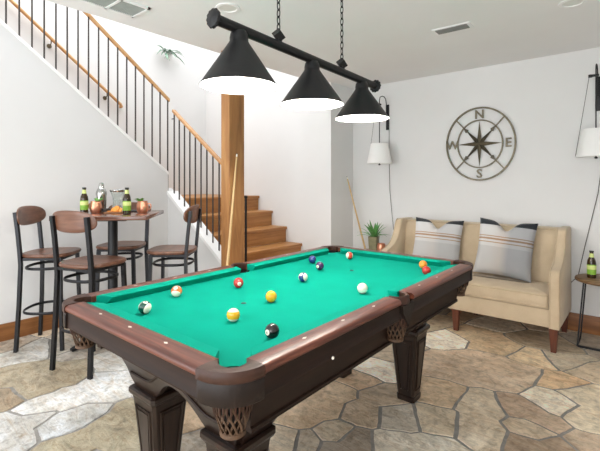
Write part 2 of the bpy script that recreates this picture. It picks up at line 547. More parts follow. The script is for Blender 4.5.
# left wall: closes the space under the upper flight, its top follows the stairs
SL = 0.786
zl = lambda y: 1.430 - SL * (y - 0.873)
lw = [(YLOW, 0), (YLOW, zl(YLOW) - 0.02)]
ytop = 0.873 - (3.2 - 1.430) / SL
lw += [(ytop, 3.18), (YF, 3.18), (YF, 0)]
struct(MB().prism(lw, XL - 0.10, XL, 'YZ').build('wall_left', 'wall_paint', smooth=0))
struct(MB().prism([(YLOW, zl(YLOW) - 0.02), (YLOW, zl(YLOW) + 0.012), (ytop, 3.212), (ytop, 3.18)], XL - 0.112, XL + 0.012, 'YZ', bev=0.003).build('trim_1', 'white_trim', smooth=0))
# low wall of the lower flight
SLX = 0.715
zx = lambda x: 1.189 - SLX * (x - XL)
XLE = -1.47
struct(MB().prism([(XL - 0.1, 0), (XLE, 0), (XLE, zx(XLE) - 0.03), (XL - 0.1, zx(XL - 0.1) - 0.03)], YLOW, YLOW + 0.11, 'XZ').build('wall_stair_low', 'wall_paint', smooth=0))
struct(MB().prism([(XL, zx(XL) - 0.03), (XLE, zx(XLE) - 0.03), (XLE, zx(XLE) + 0.012), (XL, zx(XL) + 0.012)], YLOW - 0.012, YLOW + 0.122, 'XZ', bev=0.003).build('trim_2', 'white_trim', smooth=0))
# ceiling with the floor edge of the storey above
struct(MB().box(XEDGE, XR + 0.12, YF - 0.12, YB + 0.12, ZC, ZC + 0.3).build('ceiling', 'ceiling_paint', smooth=0))
# wall behind the viewpoint with two wide glazed openings
wf = MB()
ops = [(-2.5, -0.3, 0.1, 2.2), (0.1, 2.2, 0.1, 2.2)]
wf.box(XW, -2.5, YF - 0.12, YF, 0, ZT)
wf.box(-0.3, 0.1, YF - 0.12, YF, 0, 2.2)
wf.box(2.2, XR + 0.12, YF - 0.12, YF, 0, 2.2)
wf.box(-2.5, XR + 0.12, YF - 0.12, YF, 2.2, ZC + 0.3)
wf.box(-2.5, 2.2, YF - 0.12, YF, 0, 0.1)
wf.box(-2.5, XEDGE, YF - 0.12, YF, ZC + 0.3, ZT)
struct(wf.build('wall_front', 'wall_paint', smooth=0))
for k, (a, c, z0, z1) in enumerate(ops):
    w = MB()
    for x in (a, (a + c) / 2 - 0.025, c - 0.05): w.box(x, x + 0.05, YF - 0.09, YF - 0.04, z0, z1)
    for z in (z0, z1 - 0.05): w.box(a, c, YF - 0.09, YF - 0.04, z, z + 0.05)
    struct(w.build('window_%d' % (k + 1), 'white_trim', smooth=0))
# baseboards
BH = 0.14
struct(MB().box(XRET, XR, YB - 0.018, YB, 0, 0.155, 0.004).build('baseboard_back', 'baseboard_wood_x'))
struct(MB().box(XL, XL + 0.018, YF, YLOW, 0, BH, 0.004).build('baseboard_left', 'baseboard_wood'))
struct(MB().box(XL + 0.018, XLE, YLOW - 0.018, YLOW, 0, BH, 0.004).build('baseboard_stair', 'baseboard_wood_x'))
struct(MB().box(XRET, XRET + 0.018, YS, YB - 0.018, 0, BH, 0.004).build('baseboard_return', 'baseboard_wood'))
struct(MB().box(XR - 0.018, XR, YF, YB, 0, BH, 0.004).build('baseboard_right', 'baseboard_wood'))

# ------------------------------------------------------------------ stairs
st = thing('staircase', 'oak staircase rising to a landing behind the timber post', 'stairs', (-2.1, 1.6, 0))
def loc_to(root, mbs):
    return mbs
RISE, RUN = 0.1868, 0.244
def child(mb, name, mat, root, **kw):
    bmesh.ops.translate(mb.bm, vec=-Vector(root.location), verts=mb.bm.verts[:])
    return mb.build(name, mat, root, **kw)
for k in range(1, 7):
    xf = -2.586 + RUN * (6 - k)
    zt = RISE * k
    xb = xf - RUN - 0.0 if k < 6 else XW + 0.002
    y0, y1 = YLOW + 0.124, YS - 0.002
    yy1 = y1
    child(MB().box(xb + (0.0 if k < 6 else 0), xf + 0.022, y0, yy1, zt - 0.035, zt, 0.006), 'tread', 'stair_oak_y', st)
    child(MB().box(xf - 0.02, xf, y0, yy1, zt - RISE, zt - 0.036), 'riser', 'stair_oak_y', st)
for k in range(1, 10):
    yf = 0.90 - 0.2378 * (k - 1)
    zt = RISE * (6 + k)
    child(MB().box(XW + 0.002, XL - 0.114, yf - 0.2378, yf + 0.02, zt - 0.035, zt, 0.006), 'tread', 'stair_oak_x', st)
    child(MB().box(XW + 0.002, XL - 0.114, yf - 0.02, yf, zt - RISE, zt - 0.036), 'riser', 'stair_oak_x', st)

# railings
ru = thing('stair_railing', 'upper railing of maple handrail and thin dark balusters along the left wall', 'railing', (XL - 0.05, -0.6, 2.6))
zr = lambda y: 2.239 - 0.782 * (y - 0.935)
ya, yb2 = -1.55, 0.955
child(MB().prism([(ya, zr(ya) - 0.03), (yb2, zr(yb2) - 0.03), (yb2, zr(yb2) + 0.004), (ya, zr(ya) + 0.004)], XL - 0.07, XL - 0.03, 'YZ', bev=0.005), 'handrail', 'rail_maple', ru)
nb = 0
y = 0.937
while y > -1.5:
    yc = min(y, 0.90)
    child(MB().box(XL - 0.0545, XL - 0.0435, y - 0.0055, y + 0.0055, zl(y) + 0.005 if y < 0.905 else 1.19, zr(y) - 0.024), 'baluster', 'baluster_metal', ru)
    y -= 0.0947
rl = thing('stair_railing', 'lower railing of short maple handrail and dark balusters down to the timber post', 'railing', (-2.1, YLOW + 0.055, 1.2))
zrx = lambda x: 2.061 - 0.727 * (x + 2.613)
xa, xb = -2.665, -1.60
child(MB().prism([(xa, zrx(xa) - 0.03), (xb, zrx(xb) - 0.03), (xb, zrx(xb) + 0.004), (xa, zrx(xa) + 0.004)], YLOW + 0.032, YLOW + 0.078, 'XZ', bev=0.006), 'handrail', 'rail_maple_x', rl)
for k in range(9):
    x = -2.655 + 0.0965 * k
    child(MB().box(x - 0.0055, x + 0.0055, YLOW + 0.0495, YLOW + 0.0605, zx(x) + 0.005, zrx(x) - 0.024), 'baluster', 'baluster_metal', rl)
for k in range(9, 11):
    x = -2.655 + 0.0965 * k
    child(MB().box(x - 0.0055, x + 0.0055, YLOW + 0.0495, YLOW + 0.0605, zx(x) + 0.005, zrx(x) - 0.024), 'baluster', 'baluster_metal', rl)
nx, ny = -1.503, YLOW + 0.06
nw = MB().box(nx - 0.008, nx + 0.008, ny - 0.008, ny + 0.008, zx(nx) - 0.02, 1.15, 0.002)
nw.lathe([(0.0, 1.148), (0.013, 1.148), (0.018, 1.158), (0.014, 1.17), (0, 1.174)], (nx, ny, 0), 12)
child(nw, 'newel', 'black_metal', rl)
child(MB().box(-2.70, -2.655, YLOW + 0.05, YLOW + 0.06, 1.995, 2.003), 'tie_bar', 'baluster_metal', rl)
# wall handrail in the stairwell
wh = thing('wall_handrail', 'slender wooden handrail on brackets along the far stairwell wall', 'handrail', (XW, 0.3, 2.7))
h0, h1 = Vector((XW + 0.06, -1.5, 4.09)), Vector((XW + 0.06, 0.849, 2.262))
child(MB().tube([h0, h1, h1 + Vector((-0.03, 0.03, -0.02)), h1 + Vector((-0.06, 0.03, -0.02))], 0.018, 12), 'rail', 'rail_maple', wh)
for t in (0.25, 0.67, 0.93):
    p = h0.lerp(h1, t)
    child(MB().tube([p + Vector((0, 0, -0.012)), p + Vector((0, 0, -0.05)), p + Vector((-0.03, 0, -0.07)), p + Vector((-0.06, 0, -0.07))], 0.006, 8)
          .lathe([(0, 0), (0.025, 0), (0.025, 0.006), (0, 0.008)], n=12, M=Matrix.Translation(p + Vector((-0.06, 0, -0.07))) @ Matrix.Rotation(pi / 2, 4, 'Y')), 'bracket', 'bronze', wh)
# timber post
tag(MB().box(-1.492, -1.382, 0.668, 0.84, 0, ZC, 0.006).build('timber_post', 'post_wood'), 'rough brown timber post from floor to ceiling at the foot of the stairs', 'post')

# leafy wall decoration in the stairwell
wp = thing('wall_plant', 'grey green leafy wall decoration high on the bright stairwell wall', 'plant', (XW + 0.01, 1.53, 3.04))
MB().lathe([(0, -0.05), (0.03, -0.05), (0.045, 0.03), (0.04, 0.03), (0.03, -0.03), (0, -0.03)], (0.05, 0, 0), 16).box(0, 0.02, -0.02, 0.02, -0.03, 0.02).build('wall_pot', 'white_metal', wp)
lf = MB()
def leaf(mb, base, d, L, w, droop=0.3, mi=0, fold=0.25):
    d = Vector(d).normalized()
    side = d.cross(Vector((0, 0, 1)))
    if side.length < 1e-3: side = Vector((1, 0, 0))
    side.normalize()
    nrm = side.cross(d).normalized()
    N = 7
    rows = []
    for i in range(N + 1):
        t = i / N
        ww = w * sin(pi * min(1, (t * 0.92 + 0.08))) ** 0.8 * (1 - 0.15 * t)
        if i == N: ww = 0.0004
        p = Vector(base) + d * (L * t) + Vector((0, 0, -1)) * (droop * L * t * t)
        rows.append((p - side * ww + nrm * ww * fold, p, p + side * ww + nrm * ww * fold))
    th = nrm * 0.0006
    top = [[mb.bm.verts.new(q + th) for q in r] for r in rows]
    bot = [[mb.bm.verts.new(q - th) for q in r] for r in rows]
    for i in range(N):
        for j in range(2):
            mb.bm.faces.new((top[i][j], top[i][j + 1], top[i + 1][j + 1], top[i + 1][j])).material_index = mi
            mb.bm.faces.new((bot[i][j + 1], bot[i][j], bot[i + 1][j], bot[i + 1][j + 1])).material_index = mi
        for j in (0, 2):
            mb.bm.faces.new((top[i][j], top[i + 1][j], bot[i + 1][j], bot[i][j])).material_index = mi
rr = random.Random(3)
for k in range(26):
    a = rr.uniform(-1.5, 1.5)
    leaf(lf, (0.05, rr.uniform(-0.1, 0.1), rr.uniform(0.0, 0.06)), (rr.uniform(0.1, 0.8), sin(a) * 1.3, rr.uniform(-0.4, 0.7)), rr.uniform(0.09, 0.17), rr.uniform(0.012, 0.022), 0.5)
lf.build('leaves', 'eucalyptus', wp)

# ------------------------------------------------------------------ pool table
RZ, BZ = 0.806, 0.7715
PX, PY = 0.431, 0.862           # cushion noses
WX, WY = 0.483, 0.914           # wood begins
OX, OY = 0.557, 0.992           # outer edge
pt = thing('pool_table', 'dark wood pool table with green cloth and leather net pockets', 'pool table')
# bed cloth with the pocket cut-outs
def pocket_cut(cx, cy, r, a0, a1, k=8):
    return [(cx + r * cos(radians(a0 + (a1 - a0) * i / k)), cy + r * sin(radians(a0 + (a1 - a0) * i / k))) for i in range(k + 1)]
q = 0.058
def bed_outline():
    X, Y = WX - 0.004, WY - 0.004
    out = []
    cx, cy = PX + 0.042, PY + 0.042
    out += pocket_cut(-cx, -cy, 0.040, 110, -20)
    out += pocket_cut(cx, -cy, 0.040, 200, 70)
    out += pocket_cut(PX + 0.062, 0, 0.05, 235, 125)
    out += pocket_cut(cx, cy, 0.040, 290, 160)
    out += pocket_cut(-cx, cy, 0.040, 20, -110)
    out += pocket_cut(-PX - 0.062, 0, 0.05, 55, -55)
    return out
MB().prism(bed_outline(), BZ - 0.03, BZ, 'XY').build('bed_cloth', 'cloth_green', pt, smooth=30)
spot = MB()
for yy in (-0.431, 0.431): spot.lathe([(0, 0.0), (0.012, 0.0), (0.011, 0.0008), (0, 0.001)], (0, yy, BZ), 16)
spot.build('spot', 'leather_dark', pt)

# cushions: profile in (distance from nose outward, z)
CP = [(0.0, BZ + 0.027), (0.002, BZ + 0.0295), (0.006, BZ + 0.031), (0.046, RZ), (0.056, RZ), (0.056, BZ), (0.018, BZ)]
def cushion(p0, p1, outw, c0, c1):
    # p0..p1 nose ends, outw outward normal, c0/c1 how far each end cuts back per unit outward
    a, c, o = Vector(p0), Vector(p1), Vector(outw)
    d = (c - a).normalized()
    mb = MB()
    r0 = [a + o * t + d * (-c0 * t) + Vector((0, 0, z)) for t, z in CP]
    r1 = [c + o * t + d * (c1 * t) + Vector((0, 0, z)) for t, z in CP]
    mb.loft([r0, r1])
    return mb.build('cushion', 'cloth_green', pt, smooth=25)
gc = 0.066          # corner mouth
gs = 0.056          # side mouth half width
cushion((-PX + gc, -PY, 0), (PX - gc, -PY, 0), (0, -1, 0), 0.9, 0.9)
cushion((-PX + gc, PY, 0), (PX - gc, PY, 0), (0, 1, 0), 0.9, 0.9)
for sx in (-1, 1):
    cushion((sx * PX, -PY + gc, 0), (sx * PX, -gs, 0), (sx, 0, 0), 0.9, 0.25)
    cushion((sx * PX, gs, 0), (sx * PX, PY - gc, 0), (sx, 0, 0), 0.25, 0.9)

# wooden rails with pearl sights
RP = [(0.0, RZ - 0.004), (0.0, RZ), (0.006, RZ + 0.002), (0.062, RZ + 0.001), (0.072, RZ - 0.004), (0.076, RZ - 0.014), (0.072, RZ - 0.022), (0.066, RZ - 0.024), (0.0, RZ - 0.024)]
FP = [(0.005, RZ - 0.024), (0.066, RZ - 0.024), (0.0665, RZ - 0.03), (0.0655, RZ - 0.078), (0.068, RZ - 0.082), (0.067, RZ - 0.088), (0.005, RZ - 0.088)]
SP = 0.2155
def rail(p0, p1, outw, sights, mat, dmat):
    a, c, o = Vector(p0), Vector(p1), Vector(outw)
    mb = MB(); mb.loft([[a + o * t + Vector((0, 0, z)) for t, z in RP], [c + o * t + Vector((0, 0, z)) for t, z in RP]])
    r = mb.build('rail', mat, pt, smooth=50)
    mb = MB(); mb.loft([[a + o * t + Vector((0, 0, z)) for t, z in FP], [c + o * t + Vector((0, 0, z)) for t, z in FP]])
    mb.build('rail_fascia', dmat, pt, smooth=40)
    d = (c - a).normalized()
    for s in sights:
        m = Vector(s)
        L, W = 0.011, 0.0055
        pts = [m + d * L, m + o * W, m - d * L, m - o * W]
        MB().loft([[p + Vector((0, 0, RZ + 0.0005)) for p in pts], [p + Vector((0, 0, RZ + 0.0022)) for p in pts]]).build('sight', 'sight_pearl', r, smooth=0)
sd = 0.0835
ce = 0.13
for sy in (-1, 1):
    rail((-OX + ce, sy * WY, 0), (OX - ce, sy * WY, 0), (0, sy, 0), [(k * SP, sy * (PY + sd), 0) for k in (-1, 0, 1)], 'rail_top_x', 'table_dark_x')
for sx in (-1, 1):
    for s in (-1, 1):
        ys = sorted((s * (OY - ce), s * 0.062))
        rail((sx * WX, ys[0], 0), (sx * WX, ys[1], 0), (sx, 0, 0), [(sx * (PX + sd), s * k * SP, 0) for k in (1, 2, 3)], 'rail_top_y', 'table_dark_y')
# rail bolt buttons
for s in (-1, 1):
    bb = MB().lathe([(0, 0), (0.006, 0), (0.005, 0.003), (0, 0.004)], n=12, M=Matrix.Translation((s * (WX + 0.068), -0.545, RZ - 0.084)) @ Matrix.Rotation(s * pi / 2, 4, 'Y'))
    bb.build('bolt_cap', 'sight_pearl', pt)

# pockets
def ring_band(c, r0, r1, z0, z1, a0, a1, k=18):
    mb = MB()
    rows = []
    for i in range(k + 1):
        a = radians(a0 + (a1 - a0) * i / k)
        ca, sa = cos(a), sin(a)
        rows.append([(c[0] + r0 * ca, c[1] + r0 * sa, z1), (c[0] + (r0 + r1) / 2 * ca, c[1] + (r0 + r1) / 2 * sa, z1 + 0.003), (c[0] + r1 * ca, c[1] + r1 * sa, z1 - 0.004),
                     (c[0] + (r1 + 0.001) * ca, c[1] + (r1 + 0.001) * sa, z0), (c[0] + r0 * ca, c[1] + r0 * sa, z0)])
    mb.loft(rows)
    return mb

def net(mb, c, r, z0, z1, nst=14, a0=0, a1=360, rb=0.6, w=0.0035):
    # crossing straps that narrow towards the basket bottom
    for dirn in (1, -1):
        for i in range(nst):
            path = []
            for k in range(9):
                t = k / 8
                a = radians(a0 + (a1 - a0) * (i + dirn * t * 2.2) / nst)
                rr_ = r * (1 - (1 - rb) * t ** 1.6) + (0.0015 if dirn > 0 else -0.0015)
                path.append((c[0] + rr_ * cos(a), c[1] + rr_ * sin(a), z0 + (z1 - z0) * t))
            mb.tube(path, w, 6, flat=(1.0, 0.5))
    return mb

CR = 0.13
HC, HR = PX + 0.035, 0.041          # corner hole centre offset and radius
def corner_piece(cx, cy, z0, z1, grow=0.0):
    sx, sy = (1 if cx > 0 else -1), (1 if cy > 0 else -1)
    k = 14
    out, inn = [], []
    R = CR + grow
    ox, oy = OX - CR, OY - CR
    hx, hy = PX + 0.035, PY + 0.035
    for i in range(k + 1):
        a = pi / 2 * i / k
        out.append((ox + R * cos(a), oy + R * sin(a)))
    inn = [(WX + 0.003, oy)]
    for i in range(k + 1):
        a = radians(-32 + 154 * i / k)
        inn.append((hx + HR * cos(a), hy + HR * sin(a)))
    inn.append((ox, WY + 0.003))
    out = [(out[0][0], oy)] + out[1:-1] + [(ox, out[-1][1])]
    # resample both to the same count
    def res(p, n):
        L = [0]
        for a, c in zip(p[:-1], p[1:]): L.append(L[-1] + sqrt((a[0] - c[0]) ** 2 + (a[1] - c[1]) ** 2))
        r = []
        for i in range(n + 1):
            t = L[-1] * i / n
            for q in range(len(p) - 1):
                if t <= L[q + 1] + 1e-9:
                    f = (t - L[q]) / max(1e-9, L[q + 1] - L[q])
                    r.append((p[q][0] + (p[q + 1][0] - p[q][0]) * f, p[q][1] + (p[q + 1][1] - p[q][1]) * f)); break
        return r
    n = 30
    A, B = res(out, n), res(inn, n)
    rows = []
    for (a, c) in zip(A, B):
        m = ((a[0] + c[0]) / 2, (a[1] + c[1]) / 2)
        def T(p, z): return (sx * p[0] - cx, sy * p[1] - cy, z)
        e = (a[0] * 0.93 + c[0] * 0.07, a[1] * 0.93 + c[1] * 0.07)
        rows.append([T(c, z1 - 0.002), T(m, z1 + 0.002), T(e, z1), T(a, z1 - 0.007), T(a, z0 + 0.004), T(e, z0), T(c, z0)])
    return MB().loft(rows)

def pocket(cx, cy, ang, side=False):
    """ang: outward direction of the pocket in degrees"""
    p = bpy.data.objects.new('pocket', None); COL.objects.link(p); p.parent = pt
    p.location = (cx, cy, 0)
    o = (0, 0)
    if side:
        rim = ring_band(o, 0.044, 0.060, RZ - 0.034, RZ + 0.002, ang - 92, ang + 92)
    else:
        rim = corner_piece(cx, cy, RZ - 0.030, RZ + 0.002)
    rim.build('pocket_iron', 'leather_brown', p, smooth=50)
    # rounded leather cover below the rim
    if side:
        cov = ring_band(o, 0.05, 0.0585, RZ - 0.088, RZ - 0.034, ang - 75, ang + 75)
        d = Vector((cos(radians(ang)), sin(radians(ang)), 0)); w = Vector((-d.y, d.x, 0))
        prof = [(-0.055, RZ - 0.03), (0.055, RZ - 0.03), (0.05, RZ - 0.06), (0.03, RZ - 0.085), (0.0, RZ - 0.125), (-0.03, RZ - 0.085), (-0.05, RZ - 0.06)]
        L = [d * 0.052 + w * a + Vector((0, 0, z)) for a, z in prof]; H = [d * 0.063 + w * a + Vector((0, 0, z)) for a, z in prof]
        cov.loft([L, H])
    else:
        cov = corner_piece(cx, cy, RZ - 0.092, RZ - 0.030, -0.004)
    cov.build('pocket_cover', 'leather_dark', p, smooth=50)
    MB().lathe([(0.0405, RZ - 0.032), (0.043, RZ - 0.09), (0.045, RZ - 0.12), (0.0, RZ - 0.19), ], (0, 0, 0), 20).build('pocket_liner', 'pocket_black', p)
    nb = MB()
    net(nb, (0, 0), 0.052, RZ - 0.09, RZ - 0.185, 14, rb=0.6)
    nb.lathe([(0.032, RZ - 0.183), (0.036, RZ - 0.186), (0.036, RZ - 0.196), (0.0, RZ - 0.2)], (0, 0, 0), 20)
    nb.build('pocket_net', 'leather_tan', p)
    # fringe
    fr = MB()
    for i in range(15):
        a = radians(ang - 80 + 160 * i / 14)
        r0 = 0.0555 if side else 0.054
        x, y = r0 * cos(a), r0 * sin(a)
        fr.tube([(x, y, RZ - 0.08), (x * 1.02, y * 1.02, RZ - 0.11), (x * 0.96, y * 0.96, RZ - 0.135)], [0.0035, 0.003, 0.001], 6)
    fr.build('leather_fringe', 'leather_brown', p)
for sx in (-1, 1):
    for sy in (-1, 1):
        pocket(sx * (PX + 0.035), sy * (PY + 0.035), math.degrees(atan2(sy, sx)))
    pocket(sx * (OX - 0.058), 0, 0 if sx > 0 else 180, True)

# cabinet below the rails
CT, CB = RZ - 0.088, 0.585
MB().box(-0.47, 0.47, -0.86, 0.86, CT - 0.008, CT + 0.022).build('slate_frame', 'table_dark_y', pt)
for sx in (-1, 1):
    mb = MB()
    pr = [(0.455, CT), (0.492, CT), (0.492, CT - 0.02), (0.486, CT - 0.024), (0.474, CB + 0.016), (0.480, CB + 0.012), (0.480, CB), (0.445, CB)]
    mb.loft([[(sx * a, -0.84, z) for a, z in pr], [(sx * a, 0.84, z) for a, z in pr]])
    mb.build('side_panel', 'table_dark_y', pt, smooth=30)
for sy in (-1, 1):
    # end panel: slants in towards the legs, arched between them
    mb = MB()
    N = 36
    rows = []
    for i in range(N + 1):
        u = -1 + 2 * i / N
        zb = 0.44
        if abs(u) < 0.52: zb = 0.44 + 0.10 * (cos(pi * u / 0.52) * 0.5 + 0.5) ** 0.7
        ring = []
        M = 8
        for k in range(M + 1):
            t = k / M
            z = zb + (CT - zb) * t
            g = (z - 0.44) / (CT - 0.44)
            hx = 0.315 + (0.46 - 0.315) * g
            yy = 0.755 + (0.86 - 0.755) * g ** 1.3
            if k == 1: yy += 0.004
            ring.append((u * hx, sy * yy, z))
        ring += [(p[0], p[1] - sy * 0.025, p[2]) for p in reversed(ring)]
        rows.append(ring)
    mb.loft(rows)
    e = mb.build('end_panel', 'table_gloss_x', pt, smooth=40)
    # raised moulding following the arch
    md = MB(); path = []
    for i in range(41):
        u = -0.93 + 1.86 * i / 40
        zb = 0.50 + (0.085 * (cos(pi * u / 0.6) * 0.5 + 0.5) if abs(u) < 0.6 else 0)
        g = (zb - 0.44) / (CT - 0.44)
        path.append((u * (0.315 + 0.145 * g), sy * (0.755 + 0.105 * g ** 1.3 + 0.002), zb))
    md.tube(path, 0.006, 8)
    md.build('arch_moulding', 'table_dark_x', e)
LX, LY = 0.244, 0.680
def leg(sx, sy):
    cx, cy = sx * LX, sy * LY
    root = bpy.data.objects.new('leg', None); COL.objects.link(root); root.parent = pt; root.location = (cx, cy, 0)
    def sq(h, z, ch=0.012): 
        return [(a * h, b_ * h, z) for a, b_ in ((-1, -1 + ch / h), (-1 + ch / h, -1), (1 - ch / h, -1), (1, -1 + ch / h), (1, 1 - ch / h), (1 - ch / h, 1), (-1 + ch / h, 1), (-1, 1 - ch / h))]
    mb = MB(); mb.loft([sq(0.055, 0.0), sq(0.057, 0.03), sq(0.0525, 0.034), sq(0.083, 0.39), sq(0.086, 0.405)])
    mb.build('leg_post', 'table_dark_z', root, smooth=25)
    cp = MB(); cp.loft([sq(0.086, 0.403), sq(0.093, 0.410), sq(0.098, 0.420), sq(0.098, 0.434), sq(0.090, 0.440)])
    cp.build('leg_cap', 'table_dark_z', root, smooth=25)
    # framed panel on each face
    for k in range(4):
        M = Matrix.Rotation(k * pi / 2, 4, 'Z')
        pn = MB()
        def P(u, z, off): 
            h = 0.0525 + (0.083 - 0.0525) * (z - 0.034) / 0.356 + off
            return M @ Vector((h, u, z))
        zs = (0.07, 0.37)
        ws = (0.028, 0.052)
        corners = [(-ws[0], zs[0]), (ws[0], zs[0]), (ws[1], zs[1]), (-ws[1], zs[1])]
        pn.tube([P(u, z, 0.001) for u, z in corners], 0.005, 6, closed=True)
        inner = [(-ws[0] + 0.011, zs[0] + 0.014), (ws[0] - 0.011, zs[0] + 0.014), (ws[1] - 0.013, zs[1] - 0.016), (-ws[1] + 0.013, zs[1] - 0.016)]
        pn.loft([[P(u, z, -0.003) for u, z in inner], [P(u, z, 0.004) for u, z in inner]])
        pn.build('leg_moulding', 'table_dark_z', root, smooth=30)
    # bracket that widens up to the frame
    br = MB()
    def rect(x0, x1, y0, y1, z):
        return [(sx * (a - LX), sy * (b_ - LY), z) for a, b_ in ((x0, y0), (x1, y0), (x1, y1), (x0, y1))]
    br.loft([rect(0.17, 0.325, 0.60, 0.735, 0.44), rect(0.165, 0.355, 0.56, 0.745, 0.5), rect(0.15, 0.415, 0.50, 0.76, 0.57), rect(0.14, 0.46, 0.47, 0.80, 0.66), rect(0.14, 0.462, 0.47, 0.81, CT - 0.01)])
    br.build('leg_bracket', 'table_dark_z', root, smooth=30)
for sx in (-1, 1):
    for sy in (-1, 1): leg(sx, sy)

# ------------------------------------------------------------------ pool balls
BR = 0.0248
def ball(x, y, kind, colr, num, axis, spotdir, label):
    name = 'cue_ball' if kind == 'cue' else 'pool_ball'
    t = bmesh.new()
    bmesh.ops.create_uvsphere(t, u_segments=40, v_segments=28, radius=BR)
    mb = MB(); mb.merge(t)
    A = Vector(axis).normalized()
    if kind == 'stripe':
        rot = Vector((0, 0, 1)).rotation_difference(A).to_matrix().to_4x4()
        for f in mb.bm.faces:
            c = f.calc_center_median()
            f.material_index = 1 if abs(c.z) / BR < 0.5 else 0
        bmesh.ops.transform(mb.bm, matrix=rot, verts=mb.bm.verts[:])
        mats = ['ball_white', colr]
    else:
        mats = [colr]
    o = mb.build(name, mats, smooth=180, loc=(x, y, BZ + BR + 0.0003))
    tag(o, label, 'pool ball', 'balls on the pool table')
    if num:
        S = Vector(spotdir).normalized()
        if kind == 'stripe':
            S = (S - A * S.dot(A)).normalized()
        q = Vector((0, 0, 1)).rotation_difference(S).to_matrix().to_4x4()
        cap = MB()
        R2 = BR + 0.00025
        prof = [(R2 * sin(a), R2 * cos(a)) for a in [radians(22) * (1 - i / 6) for i in range(7)]]
        cap.lathe(prof, n=24, M=q)
        s = cap.build('number_spot', 'ball_white', o, smooth=180)
        MB().text(num, 0.0115, 0.0008, q @ Matrix.Translation((0, 0, BR + 0.0004))).build('number', 'ball_ink', s, smooth=0)
    return o
tocam = Vector((0.64, -0.77, 0.35))
RV = Vector((0.7685, 0.64, 0))     # a horizontal direction across the table diagonal
UP = Vector((0, 0, 1))
ball(-0.196, -0.780, 'stripe', 'ball_green', '14', RV * 0.85 - UP * 0.35 + tocam * 0.35, RV * -0.3 + UP, 'dark green striped ball near the left corner pocket of the table')
ball(-0.311, -0.559, 'stripe', 'ball_orange', '13', tocam * 0.7 - UP * 0.8, UP + tocam * 0.3, 'orange striped ball near the cushion closest to the bar stools')
ball(-0.214, -0.270, 'solid', 'ball_red', '3', UP, tocam * 1.0 + RV * 0.35 - UP * 0.35, 'plain red ball with its white spot near the stair side pocket')
ball(0.146, -0.617, 'stripe', 'ball_yellow', '9', UP * 1.0 - tocam * 0.1, tocam * -1, 'half yellow half white striped ball left of the black ball')
ball(0.082, -0.345, 'solid', 'ball_yellow', '1', UP, tocam * -1 + UP * 0.2, 'plain yellow ball in the open middle of the green cloth')
ball(0.374, -0.645, 'solid', 'ball_black', '8', UP, tocam * 0.9 - RV * 0.75 - UP * 0.25, 'black ball with white number spot near the long front rail')
ball(-0.044, 0.028, 'stripe', 'ball_blue', '10', RV * 0.9 + tocam * 0.5, RV * -1 + UP * 0.4, 'blue and white striped ball in the middle of the table')
ball(0.315, 0.031, 'cue', 'ball_white', None, UP, UP, 'plain white cue ball by the front side pocket')
ball(-0.153, 0.318, 'solid', 'ball_purple', '4', UP, tocam * 0.8 - RV * 0.6 - UP * 0.3, 'dark purple ball beside the plain blue ball')
ball(-0.312, 0.449, 'solid', 'ball_blue', '2', UP, tocam * -1 + UP * 0.5, 'plain dark blue ball near the far stair side cushion')
ball(-0.208, 0.726, 'stripe', 'ball_scarlet', '11', RV * 0.85 - tocam * 0.15, UP, 'red striped ball near the farthest corner pocket')
ball(0.304, 0.750, 'solid', 'ball_amber', '5', UP, UP + tocam * -0.5, 'plain orange ball near the corner pocket by the sofa')
ball(0.389, 0.598, 'solid', 'ball_maroon', '7', UP, tocam * -1, 'plain deep red ball just in front of the orange one')

# ------------------------------------------------------------------ pendant over the table
pn = thing('billiard_pendant', 'black three-shade pendant bar hung on chains above the pool table', 'pendant lamp', (0, 0.06, ZC))
ZB = 1.938
bz = lambda y: 1.955 - 0.030 * (y + 0.6)
def rel(mb, name, mat, root=pn, **kw):
    bmesh.ops.translate(mb.bm, vec=-Vector(root.location), verts=mb.bm.verts[:])
    return mb.build(name, mat, root, **kw)
rel(MB().tube([(0, -0.585, bz(-0.585)), (0, 0.70, bz(0.70))], 0.0225, 20), 'bar', 'black_metal')
for y0, s in ((-0.58, -1), (0.695, 1)):
    n = 40
    rows = []
    for r, h in ((0.0, 0.0), (0.028, 0.0), (0.036, 0.006), (0.040, 0.014), (0.036, 0.022), (0.02, 0.026), (0.0, 0.03)):
        rows.append([((max(r, 1e-4) * (1 + (0.06 * cos(i * 2 * pi / 3.333) if r > 0.029 else 0))) * cos(2 * pi * i / n), y0 + s * h, bz(y0) + (max(r, 1e-4) * (1 + (0.06 * cos(i * 2 * pi / 3.333) if r > 0.029 else 0))) * sin(2 * pi * i / n)) for i in range(n)])
    rel(MB().loft(rows), 'end_flange', 'black_metal')
SHY = (-0.458, 0.048, 0.543)
